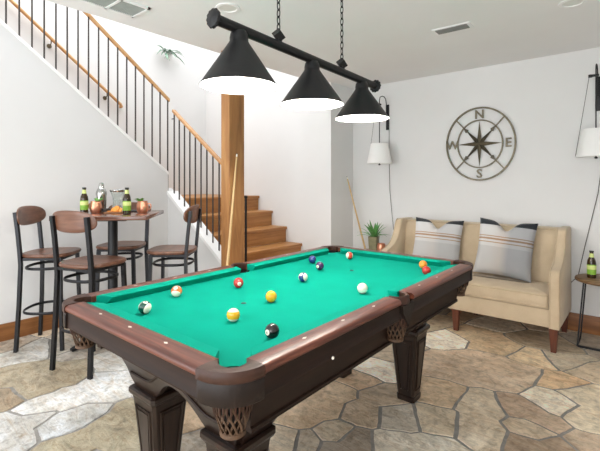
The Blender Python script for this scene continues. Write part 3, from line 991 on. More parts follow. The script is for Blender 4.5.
for i, yy in enumerate(SHY):
    zo = (1.705, 1.700, 1.686)[i]
    nk = bz(yy) - 0.022 - zo
    outer = [(0.0, zo + nk + 0.012), (0.03, zo + nk + 0.012), (0.037, zo + nk), (0.040, zo + nk - 0.018), (0.040, zo + nk - 0.032), (0.047, zo + nk - 0.044), (0.164, zo + 0.004), (0.167, zo), (0.165, zo - 0.001)]
    sh = rel(MB().lathe(outer, (0, yy, 0), 48), 'lamp_shade', 'black_metal', smooth=40)
    inner = [(0.164, zo), (0.162, zo + 0.004), (0.045, zo + nk - 0.048), (0.034, zo + nk - 0.03), (0.0, zo + nk - 0.03)]
    ib = MB().lathe(inner, (0, yy, 0), 48)
    bmesh.ops.translate(ib.bm, vec=-Vector(pn.location), verts=ib.bm.verts[:])
    ib.build('shade_lining', 'shade_white_inside', sh, smooth=40)
    bb = MB().sphere((0, yy, zo + 0.09), 0.03, 20, 12).lathe([(0.012, 0.19), (0.014, 0.11)], (0, yy, zo), 12)
    bmesh.ops.translate(bb.bm, vec=-Vector(pn.location), verts=bb.bm.verts[:])
    bb.build('bulb', 'bulb_glow', sh, smooth=60)
for yy in (-0.209, 0.325):
    fz = bz(yy) + 0.04
    t = bmesh.new(); bmesh.ops.create_cube(t, size=0.042)
    M = Matrix.Translation((0, yy, fz + 0.008)) @ Matrix.Rotation(radians(54.7), 4, 'X') @ Matrix.Rotation(radians(45), 4, 'Z')
    fm = MB(); fm.merge(t, 0, M); fm.box(-0.012, 0.012, yy - 0.012, yy + 0.012, bz(yy) + 0.015, fz)
    rel(fm, 'finial', 'black_metal', smooth=0)
    ch = MB()
    z = fz + 0.045; k = 0
    while z < ZC - 0.03:
        path = []
        for i in range(16):
            a = 2 * pi * i / 16
            u, w = 0.0085 * cos(a), 0.021 * sin(a)
            path.append((u, yy, z + w) if k % 2 == 0 else (0, yy + u, z + w))
        ch.tube(path, 0.0028, 6, closed=True)
        z += 0.034; k += 1
    rel(ch, 'chain', 'black_metal')
    rel(MB().lathe([(0, ZC - 0.05), (0.012, ZC - 0.05), (0.02, ZC - 0.03), (0.06, ZC - 0.015), (0.065, ZC), (0, ZC)], (0, yy, 0), 24), 'ceiling_canopy', 'black_metal')

# ------------------------------------------------------------------ bar stools and pub table
def make_stool(label):
    t = thing('bar_stool', label, 'bar stool', (0, 0, 0), 0, 'bar stools around the pub table')
    # forward is local +Y
    seat = MB()
    rows = []
    for (sc, z) in ((0.90, 0.711), (0.97, 0.715), (1.0, 0.724), (1.0, 0.733), (0.97, 0.741), (0.8, 0.740), (0.4, 0.735), (0.02, 0.735)):
        ring = []
        for (a, b_) in superell(0.19, 0.19, 3.2, 48):
            w = 1.0 + 0.06 * (b_ / 0.19)
            ring.append((a * sc * w, b_ * sc + 0.01, z))
        rows.append(ring)
    seat.loft(rows)
    seat.build('seat', 'walnut', t, smooth=50)
    bk = MB()
    rows = []
    def bpt(x, z, off):
        yy = -0.183 + 0.9 * x * x + 0.12 * (1.02 - z)
        return (x, yy + off, z)
    for (sc, off) in ((0.93, -0.004), (1.0, 0.0), (1.0, 0.010), (0.93, 0.014)):
        rows.append([bpt(a * sc, 1.03 + b_ * sc, off) for a, b_ in superell(0.205, 0.076, 2.5, 48)])
    # front and rear skins as grids
    bk.loft(rows, caps=False)
    for off, sgn in ((-0.004, -1), (0.014, 1)):
        prev = rows[0] if sgn < 0 else rows[-1]
        for sc in (0.7, 0.45, 0.2, 0.01):
            cur = [bpt(a * sc, 1.03 + b_ * sc, off) for a, b_ in superell(0.205, 0.076, 2.5, 48)]
            bk.loft([prev, cur], caps=False); prev = cur
    bk.build('backrest', 'walnut', t, smooth=50)
    for s in (-1, 1):
        path = [(s * 0.176, -0.168, 0.0), (s * 0.168, -0.15, 0.35), (s * 0.160, -0.142, 0.66), (s * 0.160, -0.148, 0.75), (s * 0.160, -0.164, 0.92), (s * 0.160, -0.182, 1.065)]
        l = MB().tube(path, 0.015, 4, flat=(0.75, 1.0), up=(0, 1, 0)).build('leg', 'dark_steel', t, smooth=20)
        path = [(s * 0.176, 0.168, 0.0), (s * 0.160, 0.150, 0.40), (s * 0.150, 0.142, 0.708)]
        MB().tube(path, 0.015, 4, flat=(0.75, 1.0), up=(0, 1, 0)).build('leg', 'dark_steel', t, smooth=20)
    def ringbar(z, a, r=0.0085):
        return MB().tube([(x, y, z) for x, y in superell(a, a, 2.6, 40)], r, 8, closed=True, up=(0, 0, 1), flat=(1.3, 0.7))
    ringbar(0.285, 0.172).build('footrest', 'dark_steel', t, smooth=60)
    ringbar(0.625, 0.158).build('seat_ring', 'dark_steel', t, smooth=60)
    fr = MB()
    for s in (-1, 1): fr.box(s * 0.15 - 0.012, s * 0.15 + 0.012, -0.15, 0.15, 0.691, 0.712)
    for s in (-1, 1): fr.box(-0.15, 0.15, s * 0.142 - 0.012, s * 0.142 + 0.012, 0.691, 0.712)
    fr.build('seat_frame', 'dark_steel', t)
    return t
s0 = make_stool('bar stool with its curved back nearest the left wall')
s0.location = (-2.357, -0.374, 0); s0.rotation_euler = (0, 0, radians(45.5 - 90))
dup(s0, (-1.690, -0.340, 0), radians(108.1 - 90), 'bar stool nearest the pool table, seen from behind its backrest')
dup(s0, (-2.30, 0.20, 0), radians(-50.2 - 90), 'bar stool on the far side of the pub table, back hidden by tabletop')
dup(s0, (-1.715, 0.348, 0), radians(-140.2 - 90), 'bar stool beside the stairs, seen side-on and facing left')

ub = thing('pub_table', 'square high pub table with dark wood top and black column', 'pub table', (-2.043, -0.017, 0), radians(47.8))
MB().box(-0.345, 0.345, -0.345, 0.345, 1.008, 1.04, 0.006).build('tabletop', 'pub_top_wood', ub)
MB().lathe([(0.0, 0.03), (0.05, 0.03), (0.045, 0.06), (0.038, 0.075), (0.038, 0.985), (0.0, 0.985)], n=24).build('column', 'black_metal', ub)
bs = MB()
for k in range(4):
    a = k * pi / 2 + pi / 4
    bs.tube([(0.03 * cos(a), 0.03 * sin(a), 0.05), (0.30 * cos(a), 0.30 * sin(a), 0.02), (0.33 * cos(a), 0.33 * sin(a), 0.012)], [0.03, 0.022, 0.018], 4, flat=(0.5, 1))
bs.build('base', 'black_metal', ub)
MB().box(-0.14, 0.14, -0.14, 0.14, 0.985, 1.0075, 0.003).build('mount_plate', 'black_metal', ub)

# things on the pub table: positions on its top
TT = 1.0405
def on_top(r, d):
    # r, d: metres across and along the room diagonal from the origin (1.329, -1.646)
    return (1.3289 + r * 0.7685 - d * 0.6399, -1.646 + r * 0.6399 + d * 0.7685, TT)
def bottle(loc, label, group=None, k=1.0):
    t = thing('beer_bottle', label, 'bottle', loc, random.uniform(0, 6), 'beer bottles with green labels')
    MB().lathe([(0, 0.0), (0.027, 0.0), (0.0305, 0.004), (0.0305, 0.118), (0.027, 0.138), (0.016, 0.165), (0.0135, 0.18), (0.013, 0.2), (0.0145, 0.201), (0.0145, 0.209), (0, 0.209)], n=28).build('glass_body', 'bottle_glass', t)
    MB().lathe([(0.0311, 0.03), (0.0313, 0.031), (0.0313, 0.105), (0.0311, 0.106)], n=28).build('label', 'label_green', t)
    MB().lathe([(0.0315, 0.068), (0.0317, 0.069), (0.0317, 0.098), (0.0315, 0.099)], n=28).build('label_panel', 'label_pale', t)
    MB().lathe([(0.0182, 0.163), (0.0158, 0.172), (0.0145, 0.184), (0.0143, 0.193)], n=28).build('neck_label', 'label_pale', t)
    MB().lathe([(0.0155, 0.203), (0.016, 0.206), (0.0155, 0.213), (0, 0.214)], n=20).build('cap', 'bottle_cap', t)
    return t
def mug(loc, rz, label, mint=True):
    t = thing('copper_mug', label, 'mug', loc, rz, 'copper mugs')
    MB().lathe([(0, 0.0), (0.032, 0.0), (0.040, 0.012), (0.045, 0.035), (0.043, 0.062), (0.037, 0.082), (0.038, 0.092), (0.0355, 0.092), (0.035, 0.082), (0.041, 0.06), (0.042, 0.035), (0.03, 0.006), (0, 0.005)], n=32, M=Matrix.Scale(1.07, 4)).build('cup', 'copper', t)
    MB().tube([(1.07 * a, 0, 1.07 * c) for a, c in ((0.04, 0.068), (0.055, 0.074), (0.069, 0.066), (0.072, 0.048), (0.062, 0.03), (0.042, 0.024))], 0.005, 10).build('handle', 'copper', t)
    if mint:
        g = MB(); r = random.Random(5)
        for k in range(7):
            a = r.uniform(0, 6.28)
            leaf(g, (-0.018 + 0.01 * cos(a), 0.01 * sin(a), 0.09), (cos(a) * 0.7 - 0.3, sin(a) * 0.7, 0.9), r.uniform(0.04, 0.07), 0.015, 0.3)
        g.build('mint', 'plant_light', t)
    return t
bottle(on_top(-1.770, 3.38), 'beer bottle on the left of the pub table beside a copper mug')
bottle(on_top(-1.386, 3.30), 'beer bottle at the front of the pub table before the citrus slices')
mug(on_top(-1.70, 3.43), radians(200), 'copper mug between beer bottle and cocktail shaker', True)
mug(on_top(-1.315, 3.44), radians(30), 'copper mug with mint at the right edge of the pub table', True)
t = thing('cocktail_shaker', 'tall shiny steel cocktail shaker standing on the pub table', 'shaker', on_top(-1.735, 3.60))
MB().lathe([(0, 0.0), (0.032, 0.0), (0.036, 0.006), (0.043, 0.135), (0.044, 0.15)], n=32).build('tin', 'steel_bright', t)
MB().lathe([(0.0455, 0.148), (0.0455, 0.156), (0.043, 0.172), (0.032, 0.197), (0.024, 0.204)], n=32).build('strainer_top', 'steel_bright', t)
MB().lathe([(0.0245, 0.203), (0.0245, 0.208), (0.02, 0.24), (0.016, 0.25), (0, 0.253)], n=24).build('cap', 'steel_bright', t)
t = thing('glass_pitcher', 'clear glass pitcher behind the citrus board on the pub table', 'pitcher', on_top(-1.61, 3.64))
MB().lathe([(0, 0.0), (0.045, 0.0), (0.048, 0.008), (0.04, 0.08), (0.043, 0.12), (0.062, 0.175), (0.066, 0.185), (0.0635, 0.185), (0.041, 0.122), (0.0375, 0.08), (0.045, 0.01), (0, 0.008)], n=32).build('vessel', 'clear_glass', t)
MB().lathe([(0.063, 0.17), (0.0675, 0.182), (0.0675, 0.188), (0.064, 0.188)], n=32).build('metal_rim', 'steel_bright', t)
t = thing('serving_board', 'small wooden serving board under the citrus slices', 'board', on_top(-1.53, 3.40), radians(45))
MB().prism(roundrect(-0.075, 0.075, -0.05, 0.05, 0.02), 0, 0.012, bev=0.003).build('board', 'board_wood', t)
bx, by, bz = on_top(-1.53, 3.40)
r = random.Random(11)
cw = ['lower left of the citrus pile', 'front right of the citrus pile', 'middle of the citrus pile', 'back of the citrus pile', 'right end of the citrus pile', 'top of the citrus pile']
offs = [(-0.03, -0.012, 0.0, 0), (0.02, -0.026, 0.0, 0), (-0.004, 0.002, 0.013, 55), (-0.012, 0.03, 0.0, 0), (0.040, 0.004, 0.010, 48), (0.016, 0.008, 0.024, 62)]
for k in range(6):
    u, w, h, tl = offs[k]
    t = thing('citrus_slice', 'round orange citrus slice on the board, ' + cw[k], 'citrus slice', (bx + u * 0.7 - w * 0.7, by + u * 0.7 + w * 0.7, TT + 0.0135 + h), 0, 'citrus slices on the serving board', rot=(radians(tl), 0, radians(38) if tl else k))
    MB().lathe([(0, 0), (0.021, 0), (0.021, 0.007), (0, 0.007)], n=20).build('flesh', 'citrus_orange', t)
    MB().lathe([(0.0205, -0.0003), (0.024, 0.0005), (0.024, 0.0065), (0.0205, 0.0073)], n=20).build('rind', 'citrus_rind', t)
tag(MB().lathe([(0, 0), (0.012, 0.0), (0.03, 0.012), (0.036, 0.034), (0.033, 0.034), (0.026, 0.014), (0, 0.006)], n=28).build('pinch_bowl', 'slate_dark', loc=on_top(-1.63, 3.46)), 'small dark pinch bowl left of the citrus slices', 'bowl')
t = tag(MB().prism(roundrect(-0.07, 0.07, -0.045, 0.045, 0.012), 0, 0.012, bev=0.003).build('slate_tray', 'slate_dark', loc=on_top(-1.44, 3.60)), 'small dark tray between the front bottle and right copper mug', 'tray')
t.rotation_euler = (0, 0, radians(45))

# ------------------------------------------------------------------ sofa
SX0, SX1, SYF, SYB = -0.665, 0.850, 1.965, 2.615
sofa = thing('sofa', 'beige upholstered loveseat with sweeping arms against the back wall', 'sofa', (0.0925, 2.29, 0))
AT = 0.072
def so(mb, name, mat, root=sofa, parent=None, **kw):
    bmesh.ops.translate(mb.bm, vec=-Vector(sofa.location), verts=mb.bm.verts[:])
    return mb.build(name, mat, parent or root, **kw)
so(MB().box(SX0 + AT - 0.01, SX1 - AT + 0.01, SYF + 0.012, SYB - 0.02, 0.185, 0.325, 0.012), 'base', 'sofa_beige')
# backrest: soft slab leaning slightly back
bk = MB()
rows = []
for i, (y0, y1, z) in enumerate(((2.36, SYB, 0.33), (2.365, SYB, 0.5), (2.385, SYB, 0.7), (2.41, SYB, 0.84), (2.425, SYB - 0.005, 0.88), (2.45, SYB - 0.02, 0.90), (2.50, SYB - 0.06, 0.906))):
    bulge = 0.018 * sin(pi * i / 6)
    n = 14
    fr = [(SX0 + AT - 0.01 + (SX1 - SX0 - 2 * AT + 0.02) * k / n, y0 - bulge * sin(pi * k / n) ** 0.5, z) for k in range(n + 1)]
    bb = [(SX0 + AT - 0.01 + (SX1 - SX0 - 2 * AT + 0.02) * k / n, y1, z) for k in range(n, -1, -1)]
    rows.append(fr + bb)
bk.loft(rows)
bo = so(bk, 'backrest', 'sofa_beige', smooth=50)
so(MB().tube([(SX0 + AT, 2.43, 0.895), (SX1 - AT, 2.43, 0.895)], 0.0055, 8), 'piping', 'sofa_piping', parent=bo)
# arms
def bez(p0, p1, p2, p3, n):
    out = []
    for i in range(n):
        t = i / n
        a = [(1 - t) ** 3, 3 * t * (1 - t) ** 2, 3 * t * t * (1 - t), t ** 3]
        out.append((sum(c * p[0] for c, p in zip(a, (p0, p1, p2, p3))), sum(c * p[1] for c, p in zip(a, (p0, p1, p2, p3)))))
    return out
prof = [(SYF, 0.185), (SYF, 0.40), (SYF + 0.002, 0.55)]
prof += bez((SYF + 0.002, 0.55), (SYF + 0.004, 0.60), (SYF + 0.02, 0.625), (SYF + 0.07, 0.632), 6)
prof += bez((SYF + 0.07, 0.632), (SYF + 0.26, 0.665), (SYF + 0.30, 0.78), (SYF + 0.34, 0.885), 12)
prof += bez((SYF + 0.34, 0.885), (SYF + 0.35, 0.905), (SYF + 0.37, 0.915), (SYF + 0.41, 0.918), 5)
prof += [(SYF + 0.41, 0.918), (SYB - 0.03, 0.915), (SYB, 0.89), (SYB, 0.185)]
for x0, x1 in ((SX0, SX0 + AT), (SX1 - AT, SX1)):
    mb = MB()
    ins = []
    cy = sum(p[0] for p in prof) / len(prof)
    def inset(d):
        out = []
        n = len(prof)
        for i in range(n):
            a, c = Vector(prof[i - 1]), Vector(prof[(i + 1) % n])
            tn = (c - a).normalized(); nn = Vector((tn.y, -tn.x))
            out.append((prof[i][0] + nn.x * d, prof[i][1] + nn.y * d))
        return out
    sgn = 1
    for xx, d in ((x0, 0.012), (x0 + 0.006, 0.003), (x0 + 0.014, 0.0), (x1 - 0.014, 0.0), (x1 - 0.006, 0.003), (x1, 0.012)):
        pp = inset(d)
        ins.append([(xx, p[0], p[1]) for p in pp])
    mb.loft(ins)
    ao = so(mb, 'arm', 'sofa_beige', smooth=50)
    pm = MB()
    for xx in (x0 + 0.006, x1 - 0.006):
        pm.tube([(xx, p[0] - 0.001, p[1]) for p in prof[:26]], 0.0045, 6)
    so(pm, 'piping', 'sofa_piping', parent=ao)
# seat cushion
sc_ = MB()
rows = []
x0, x1, y0, y1 = SX0 + AT + 0.004, SX1 - AT - 0.004, SYF + 0.004, 2.40
for z, ins_, bul in ((0.327, 0.02, 0), (0.331, 0.004, 0), (0.34, 0.0, 0.0), (0.38, -0.006, 0), (0.42, 0.0, 0), (0.432, 0.004, 0), (0.441, 0.02, 0.0), (0.456, 0.09, 0), (0.463, 0.2, 0)):
    rows.append([(a, b_, z) for a, b_ in roundrect(x0 + max(ins_, -0.0), x1 - max(ins_, 0), y0 + ins_, y1 - ins_, 0.03, 5)])
sc_.loft(rows)
co = so(sc_, 'seat_cushion', 'sofa_beige', smooth=50)
pm = MB()
for z in (0.427, 0.336):
    pm.tube([(a, b_, z) for a, b_ in roundrect(x0 - 0.001, x1 + 0.001, y0 - 0.001, y1 + 0.001, 0.03, 5)], 0.0055, 6, closed=True)
so(pm, 'piping', 'sofa_piping', parent=co)
for xx in (SX0 + 0.05, 0.07, SX1 - 0.045):
    for yy, sy in ((SYF + 0.045, -1), (SYB - 0.05, 1)):
        mb = MB()
        def sq2(h, z, oy=0): return [(xx + a * h, yy + b_ * h + oy, z) for a, b_ in ((-1, -1), (1, -1), (1, 1), (-1, 1))]
        mb.loft([sq2(0.018, 0.0, sy * 0.004), sq2(0.03, 0.186)])
        so(mb, 'leg', 'cherry_leg', smooth=0)

# pillows
def pillow(loc, w, h, th, mat, label, rx, rz, ry=0.0):
    mb = MB()
    N = 26
    def P(i, j, s):
        u = -1 + 2 * i / N; v = -1 + 2 * j / N
        # edges draw in between the corners
        x = u * (w / 2) * (1 - 0.07 * (1 - v * v)); z = v * (h / 2) * (1 - 0.06 * (1 - u * u))
        if v > 0:                                    # chopped crease at the top
            z -= 0.085 * math.exp(-(u / 0.28) ** 2) * v ** 2
        t = th / 2 * ((1 - u ** 4) * (1 - v ** 4)) ** 0.6
        t *= 1 - 0.35 * math.exp(-(u / 0.2) ** 2) * max(0, v) ** 1.5
        t += 0.004 * noise.noise(Vector((u * 3, v * 3, s * 2.0 + w * 10))) * (1 - u ** 4) * (1 - v ** 4)
        return (x, s * (t + 0.003), z)
    for s in (-1, 1):
        V = [[mb.bm.verts.new(P(i, j, s)) for j in range(N + 1)] for i in range(N + 1)]
        for i in range(N):
            for j in range(N):
                mb.bm.faces.new((V[i][j], V[i + 1][j], V[i + 1][j + 1], V[i][j + 1]))
        if s < 0: F = V
    for (seq) in ([(i, 0) for i in range(N + 1)] + [(N, j) for j in range(1, N + 1)] + [(i, N) for i in range(N - 1, -1, -1)] + [(0, j) for j in range(N - 1, 0, -1)],):
        n = len(seq)
        for k in range(n):
            a, c = seq[k], seq[(k + 1) % n]
            mb.bm.faces.new((F[a[0]][a[1]], F[c[0]][c[1]], V[c[0]][c[1]], V[a[0]][a[1]]))
    o = mb.build('throw_pillow', mat, smooth=60, loc=loc)
    o.rotation_euler = (rx, ry, rz)
    tag(o, label, 'pillow', 'throw pillows on the sofa')
    return o
pillow((-0.215, 2.285, 0.706), 0.475, 0.475, 0.13, 'pillow_stripe', 'grey pillow with thin tan stripes on the sofa end by the plant', radians(-14), radians(2), radians(1.5))
pillow((0.395, 2.275, 0.716), 0.475, 0.50, 0.135, 'pillow_block', 'grey pillow with a darker grey side on the sofa end by the beer bottle', radians(-14), radians(-3), radians(3))

# ------------------------------------------------------------------ wall compass
CXW, CZW = 0.078, 1.678
cm = thing('wall_compass', 'round bronze metal compass rose on the wall above the sofa', 'wall art', (CXW, YB - 0.014, CZW))
KX, KZ = 0.333, 0.368
def ring(r, w, d):
    n = 72
    rows = []
    for i in range(n):
        a = 2 * pi * i / n
        rows.append([((r + s * w) * KX * cos(a), y, (r + s * w) * KZ * sin(a)) for s, y in ((-1, d), (-1, -d), (1, -d), (1, d))])
    rows.append(rows[0])
    return MB().loft(rows, caps=False)
ring(0.975, 0.022, 0.009).build('outer_ring', 'bronze', cm, smooth=40)
ring(0.64, 0.017, 0.008).build('inner_ring', 'bronze', cm, smooth=40)
for k in range(4):
    a = pi / 4 + k * pi / 2
    d = Vector((KX * cos(a), 0, KZ * sin(a)))
    MB().tube([d * 0.1, d * 0.965], 0.0055, 4).build('spoke', 'bronze', cm, smooth=0)
def point(a, L, w, mid, name, mat):
    d = Vector((KX * cos(a), 0, KZ * sin(a))); p = Vector((-KX * sin(a), 0, KZ * cos(a)))
    tip, c = d * L, Vector((0, 0, 0))
    l, r_ = d * mid + p * w, d * mid - p * w
    h = Vector((0, -0.022, 0)); lo = Vector((0, -0.004, 0))
    mb = MB()
    mb.poly([c + h, l + lo, tip + lo, r_ + lo, c + Vector((0, 0.006, 0))], [(0, 1, 2), (0, 2, 3), (4, 2, 1), (4, 3, 2), (4, 1, 0), (4, 0, 3)])
    mb.build(name, mat, cm, smooth=0)
for k in range(4):
    point(pi / 4 + k * pi / 2, 0.60, 0.055, 0.14, 'diagonal_point', 'bronze_dark')
    a = pi / 4 + k * pi / 2
    d = Vector((KX * cos(a), 0, KZ * sin(a))); p = Vector((-KX * sin(a), 0, KZ * cos(a)))
    MB().prism([(0, 0)] * 0 or [(d * 0.50 + p * 0.055).xz[:], (d * 0.66).xz[:], (d * 0.50 - p * 0.055).xz[:], (d * 0.47).xz[:]], -0.012, -0.002, 'XZ').build('arrow_head', 'bronze_dark', cm, smooth=0)
for k in range(4):
    point(k * pi / 2, 0.63, 0.06, 0.13, 'cardinal_point', 'bronze')
Mt = Matrix.Rotation(pi / 2, 4, 'X')
for s, x, z in (('N', 0, 0.80), ('S', 0, -0.80), ('E', 0.80, 0), ('W', -0.80, 0)):
    MB().text(s, 0.122, 0.01, Matrix.Translation((x * KX, -0.004, z * KZ)) @ Mt, fat=0.002).build('letter', 'bronze', cm, smooth=0)

# ------------------------------------------------------------------ sconces
def sconce(x, label, cordpts):
    t = thing('wall_sconce', label, 'wall lamp', (x, YB, 0), 0, 'plug-in wall sconces')
    MB().box(-0.018, 0.018, -0.016, 0, 1.90, 2.19, 0.003).build('wall_plate', 'black_metal', t)
    A = MB()
    A.tube([(0, -0.016, 2.02), (0, -0.035, 2.02), (0, -0.042, 2.04), (0, -0.042, 2.20), (0, -0.055, 2.245), (0, -0.09, 2.268), (0, -0.14, 2.268), (0, -0.185, 2.25), (0, -0.20, 2.21), (0, -0.20, 1.72)], 0.005, 10)
    A.build('arm', 'black_metal', t, smooth=60)
    MB().box(-0.038, 0.02, -0.212, -0.188, 2.155, 2.173, 0.003).lathe([(0, 0), (0.014, 0), (0.014, 0.022), (0, 0.022)], (-0.038, -0.2, 2.152), 14).build('pulley_bar', 'black_metal', t)
    S = MB().lathe([(0.093, 1.726), (0.095, 1.728), (0.138, 1.506), (0.1365, 1.503)], (0, -0.2, 0), 40)
    sh = S.build('lamp_shade', 'lamp_fabric', t, smooth=60)
    I = MB().lathe([(0.0915, 1.726), (0.1355, 1.504)], (0, -0.2, 0), 40).lathe([(0.0, 1.70), (0.0965, 1.70)], (0, -0.2, 0), 40)
    I.build('shade_lining', 'shade_white_inside', sh, smooth=60)
    MB().lathe([(0, 1.70), (0.018, 1.70), (0.018, 1.63), (0, 1.62)], (0, -0.2, 0), 16).build('lamp_socket', 'black_metal', t)
    MB().lathe([(0, 1.485), (0.012, 1.49), (0.012, 1.50), (0.003, 1.506), (0.003, 1.625), (0, 1.625)], (0, -0.2, 0), 14).build('finial', 'black_metal', t)
    C = MB()
    C.tube([(-0.046, -0.2, 2.155), (-0.139, -0.2, 1.512)], 0.0022, 6)
    C.tube(cordpts, 0.003, 6)
    C.build('cord', 'cord_grey', t, smooth=60)
    return t
sconce(-0.935, 'white shaded wall sconce with black hook arm above the plant', [(0.02, -0.01, 1.9), (0.02, -0.012, 1.6), (0.03, -0.012, 1.2), (0.06, -0.012, 0.9), (0.09, -0.012, 0.66), (0.15, -0.012, 0.45), (0.16, -0.012, 0.3)])
sconce(1.035, 'white shaded wall sconce with black hook arm above the beer table', [(0.04, -0.01, 1.9), (0.04, -0.012, 1.55), (0.0, -0.012, 1.2), (-0.09, -0.012, 0.75), (-0.14, -0.012, 0.48), (-0.19, -0.012, 0.42), (-0.21, -0.012, 0.36)])

# ------------------------------------------------------------------ side tables
def side_table(x, y, label):
    t = thing('side_table', label, 'side table', (x, y, 0), 0, 'round side tables beside the sofa')
    MB().lathe([(0, 0.512), (0.185, 0.512), (0.195, 0.516), (0.20, 0.527), (0.195, 0.538), (0.188, 0.541), (0, 0.541)], n=48).build('top', 'slab_wood', t, smooth=50)
    for s in (-1, 1):
        MB().tube([(s * 0.13, -0.09, 0.511), (s * 0.17, -0.11, 0.008), (s * 0.17, 0.11, 0.008), (s * 0.13, 0.09, 0.511)], 0.0055, 4).build('leg', 'black_metal', t, smooth=0)
    MB().box(-0.168, 0.168, -0.118, -0.104, 0.0, 0.015).build('base_bar', 'black_metal', t)
    return t
side_table(1.10, 2.36, 'round wooden side table on thin black legs holding a beer bottle')
side_table(-0.935, 2.345, 'round wooden side table on thin black legs holding the plant')
bottle((1.016, 2.33, 0.5415), 'beer bottle alone on the side table by the sofa')
mug((-0.83, 2.31, 0.5415), radians(60), 'copper mug on the side table next to the potted plant', False)
# potted plant
pp = thing('potted_plant', 'spiky green plant in a square khaki vase beside the sofa', 'plant', (-0.955, 2.37, 0.5415), radians(10))
vm = MB()
def vs(h, z): return [(a, b_, z) for a, b_ in roundrect(-h, h, -h, h, 0.006, 3)]
vm.loft([vs(0.042, 0), vs(0.05, 0.15), vs(0.052, 0.158), vs(0.046, 0.158), vs(0.044, 0.14)], caps=True)
vm.build('vase', 'vase_khaki', pp, smooth=30)
pl = MB()
r = random.Random(21)
for k in range(34):
    a = r.uniform(0, 2 * pi); up = r.uniform(0.3, 2.4)
    leaf(pl, (0.012 * cos(a), 0.012 * sin(a), 0.14), (cos(a), sin(a), up * 1.5), r.uniform(0.15, 0.25), r.uniform(0.011, 0.016), 0.5 / (0.6 + up))
pl.build('leaves', 'plant_leaf', pp, smooth=40)

# ------------------------------------------------------------------ cues
def cue(tip, butt, label):
    tip, butt = Vector(tip), Vector(butt)
    t = thing('pool_cue', label, 'pool cue', butt, 0, 'pool cues leaning upright')
    d = tip - butt; L = d.length
    t.rotation_euler = Vector((0, 0, 1)).rotation_difference(d).to_euler()
    MB().lathe([(0, 0.0), (0.0135, 0.0), (0.0145, 0.01), (0.0135, 0.28)], n=16).build('butt', 'cue_butt', t)
    MB().lathe([(0.0134, 0.28), (0.0075, L - 0.03)], n=16).build('shaft', 'cue_maple', t)
    MB().lathe([(0.0066, L - 0.03), (0.0064, L - 0.008)], n=16).build('ferrule', 'cue_ferrule', t)
    MB().lathe([(0.0064, L - 0.008), (0.005, L - 0.001), (0, L)], n=16).build('tip', 'cue_tip_leather', t)
cue((-1.372, 0.745, 1.545), (-1.262, 0.475, 0.004), 'pale maple cue leaning against the timber post')
cue((-1.398, 2.505, 1.365), (-1.06, 2.615, 0.006), 'pale maple cue leaning in the wall corner by the plant')

# ------------------------------------------------------------------ ceiling fittings
gv = thing('return_grille', 'large white framed return air grille near the stair opening', 'air vent', (-1.265, -0.575, ZC))
g = MB()
GX, GY = 0.11, 0.38
for x in (-GX, GX - 0.018): g.box(x, x + 0.018, -GY, GY, -0.012, 0)
for k in range(5):
    y = -GY + (2 * GY - 0.018) * k / 4
    g.box(-GX, GX, y, y + 0.018, -0.012, 0)
g.build('frame', 'white_metal', gv)
g = MB()
g.box(-GX + 0.016, GX - 0.016, -GY + 0.016, GY - 0.016, -0.004, -0.001)
for k in range(60):
    y = -GY + 0.02 + (2 * GY - 0.04) * k / 59
    g.box(-GX + 0.016, GX - 0.016, y - 0.002, y + 0.002, -0.008, -0.003)
g.build('louvres', 'grille_grey', gv, smooth=0)
g = thing('supply_vent', 'small rectangular white ceiling vent over the sofa', 'air vent', (0.24, 1.43, ZC), radians(2))
MB().box(-0.135, 0.135, -0.06, 0.06, -0.006, 0, 0.002).build('frame', 'white_metal', g)
lv = MB()
for k in range(6):
    y = -0.038 + 0.0152 * k
    lv.box(-0.115, 0.112, y - 0.005, y + 0.005, -0.011, -0.004, M=None)
lv.build('louvres', 'vent_dark', g, smooth=0)
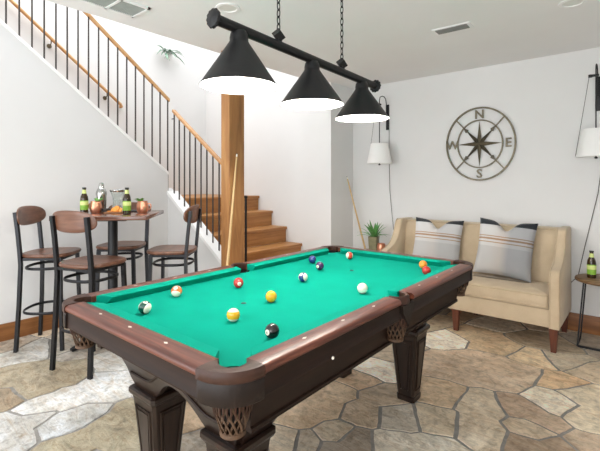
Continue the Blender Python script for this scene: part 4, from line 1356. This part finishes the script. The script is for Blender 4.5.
for (x, y, lab) in ((0.985, 1.48, 'round recessed ceiling light nearest the back wall'), (-0.766, 0.131, 'round recessed ceiling light near the stair opening above the pendant end')):
    t = thing('recessed_light', lab, 'ceiling light', (x, y, ZC), 0, 'recessed ceiling lights')
    MB().lathe([(0.055, -0.001), (0.058, -0.006), (0.078, -0.005), (0.082, 0.003)], n=40).build('trim_ring', 'white_metal', t)
    MB().lathe([(0.0, -0.0015), (0.056, -0.0015), (0.056, 0.003), (0.0, 0.003)], n=40).build('lens', 'downlight_lens', t)

# ------------------------------------------------------------------ lights
def area(name, loc, rot, sx, sy, power, color=(1, 1, 1)):
    l = bpy.data.lights.new(name, 'AREA'); l.shape = 'RECTANGLE'; l.size = sx; l.size_y = sy
    l.energy = power; l.color = color
    o = bpy.data.objects.new(name, l); COL.objects.link(o)
    o.location = loc; o.rotation_euler = rot
    return o
area('daylight_window', (-1.4, YF - 0.03, 1.15), (radians(90), 0, 0), 2.1, 2.0, 64, (0.93, 0.96, 1.0))
area('daylight_window', (1.15, YF - 0.03, 1.15), (radians(90), 0, 0), 2.0, 2.0, 80, (0.97, 0.98, 1.0))
area('stairwell_skylight', (-2.75, 0.2, ZT - 0.05), (0, 0, 0), 1.7, 3.6, 115, (0.98, 0.99, 1.0))
for i, yy in enumerate(SHY):
    l = bpy.data.lights.new('pendant_bulb', 'POINT'); l.energy = 16; l.shadow_soft_size = 0.03; l.color = (1, 0.93, 0.84)
    o = bpy.data.objects.new('pendant_bulb', l); COL.objects.link(o); o.location = (0, yy, 1.74)
w = bpy.data.worlds.new('World'); SC.world = w
w.use_nodes = True
bg = w.node_tree.nodes['Background']
bg.inputs['Color'].default_value = (0.92, 0.96, 1.0, 1)
bg.inputs['Strength'].default_value = 1.0

# ------------------------------------------------------------------ camera
cd = bpy.data.cameras.new('camera')
cd.sensor_fit = 'HORIZONTAL'; cd.sensor_width = 36
cd.lens = 412.05 / 600 * 36
cd.shift_y = -(225.5 - 182.47) / 600
cd.clip_start = 0.05
cam = bpy.data.objects.new('camera', cd); COL.objects.link(cam)
cam.location = (1.3289, -1.6460, 1.294)
cam.rotation_euler = (radians(90), 0, radians(39.784))
SC.camera = cam

SC.view_settings.view_transform = 'Standard'
SC.view_settings.look = 'None'
SC.view_settings.gamma = 1
SC.view_settings.use_curve_mapping = False
SC.view_settings.exposure = 0.0
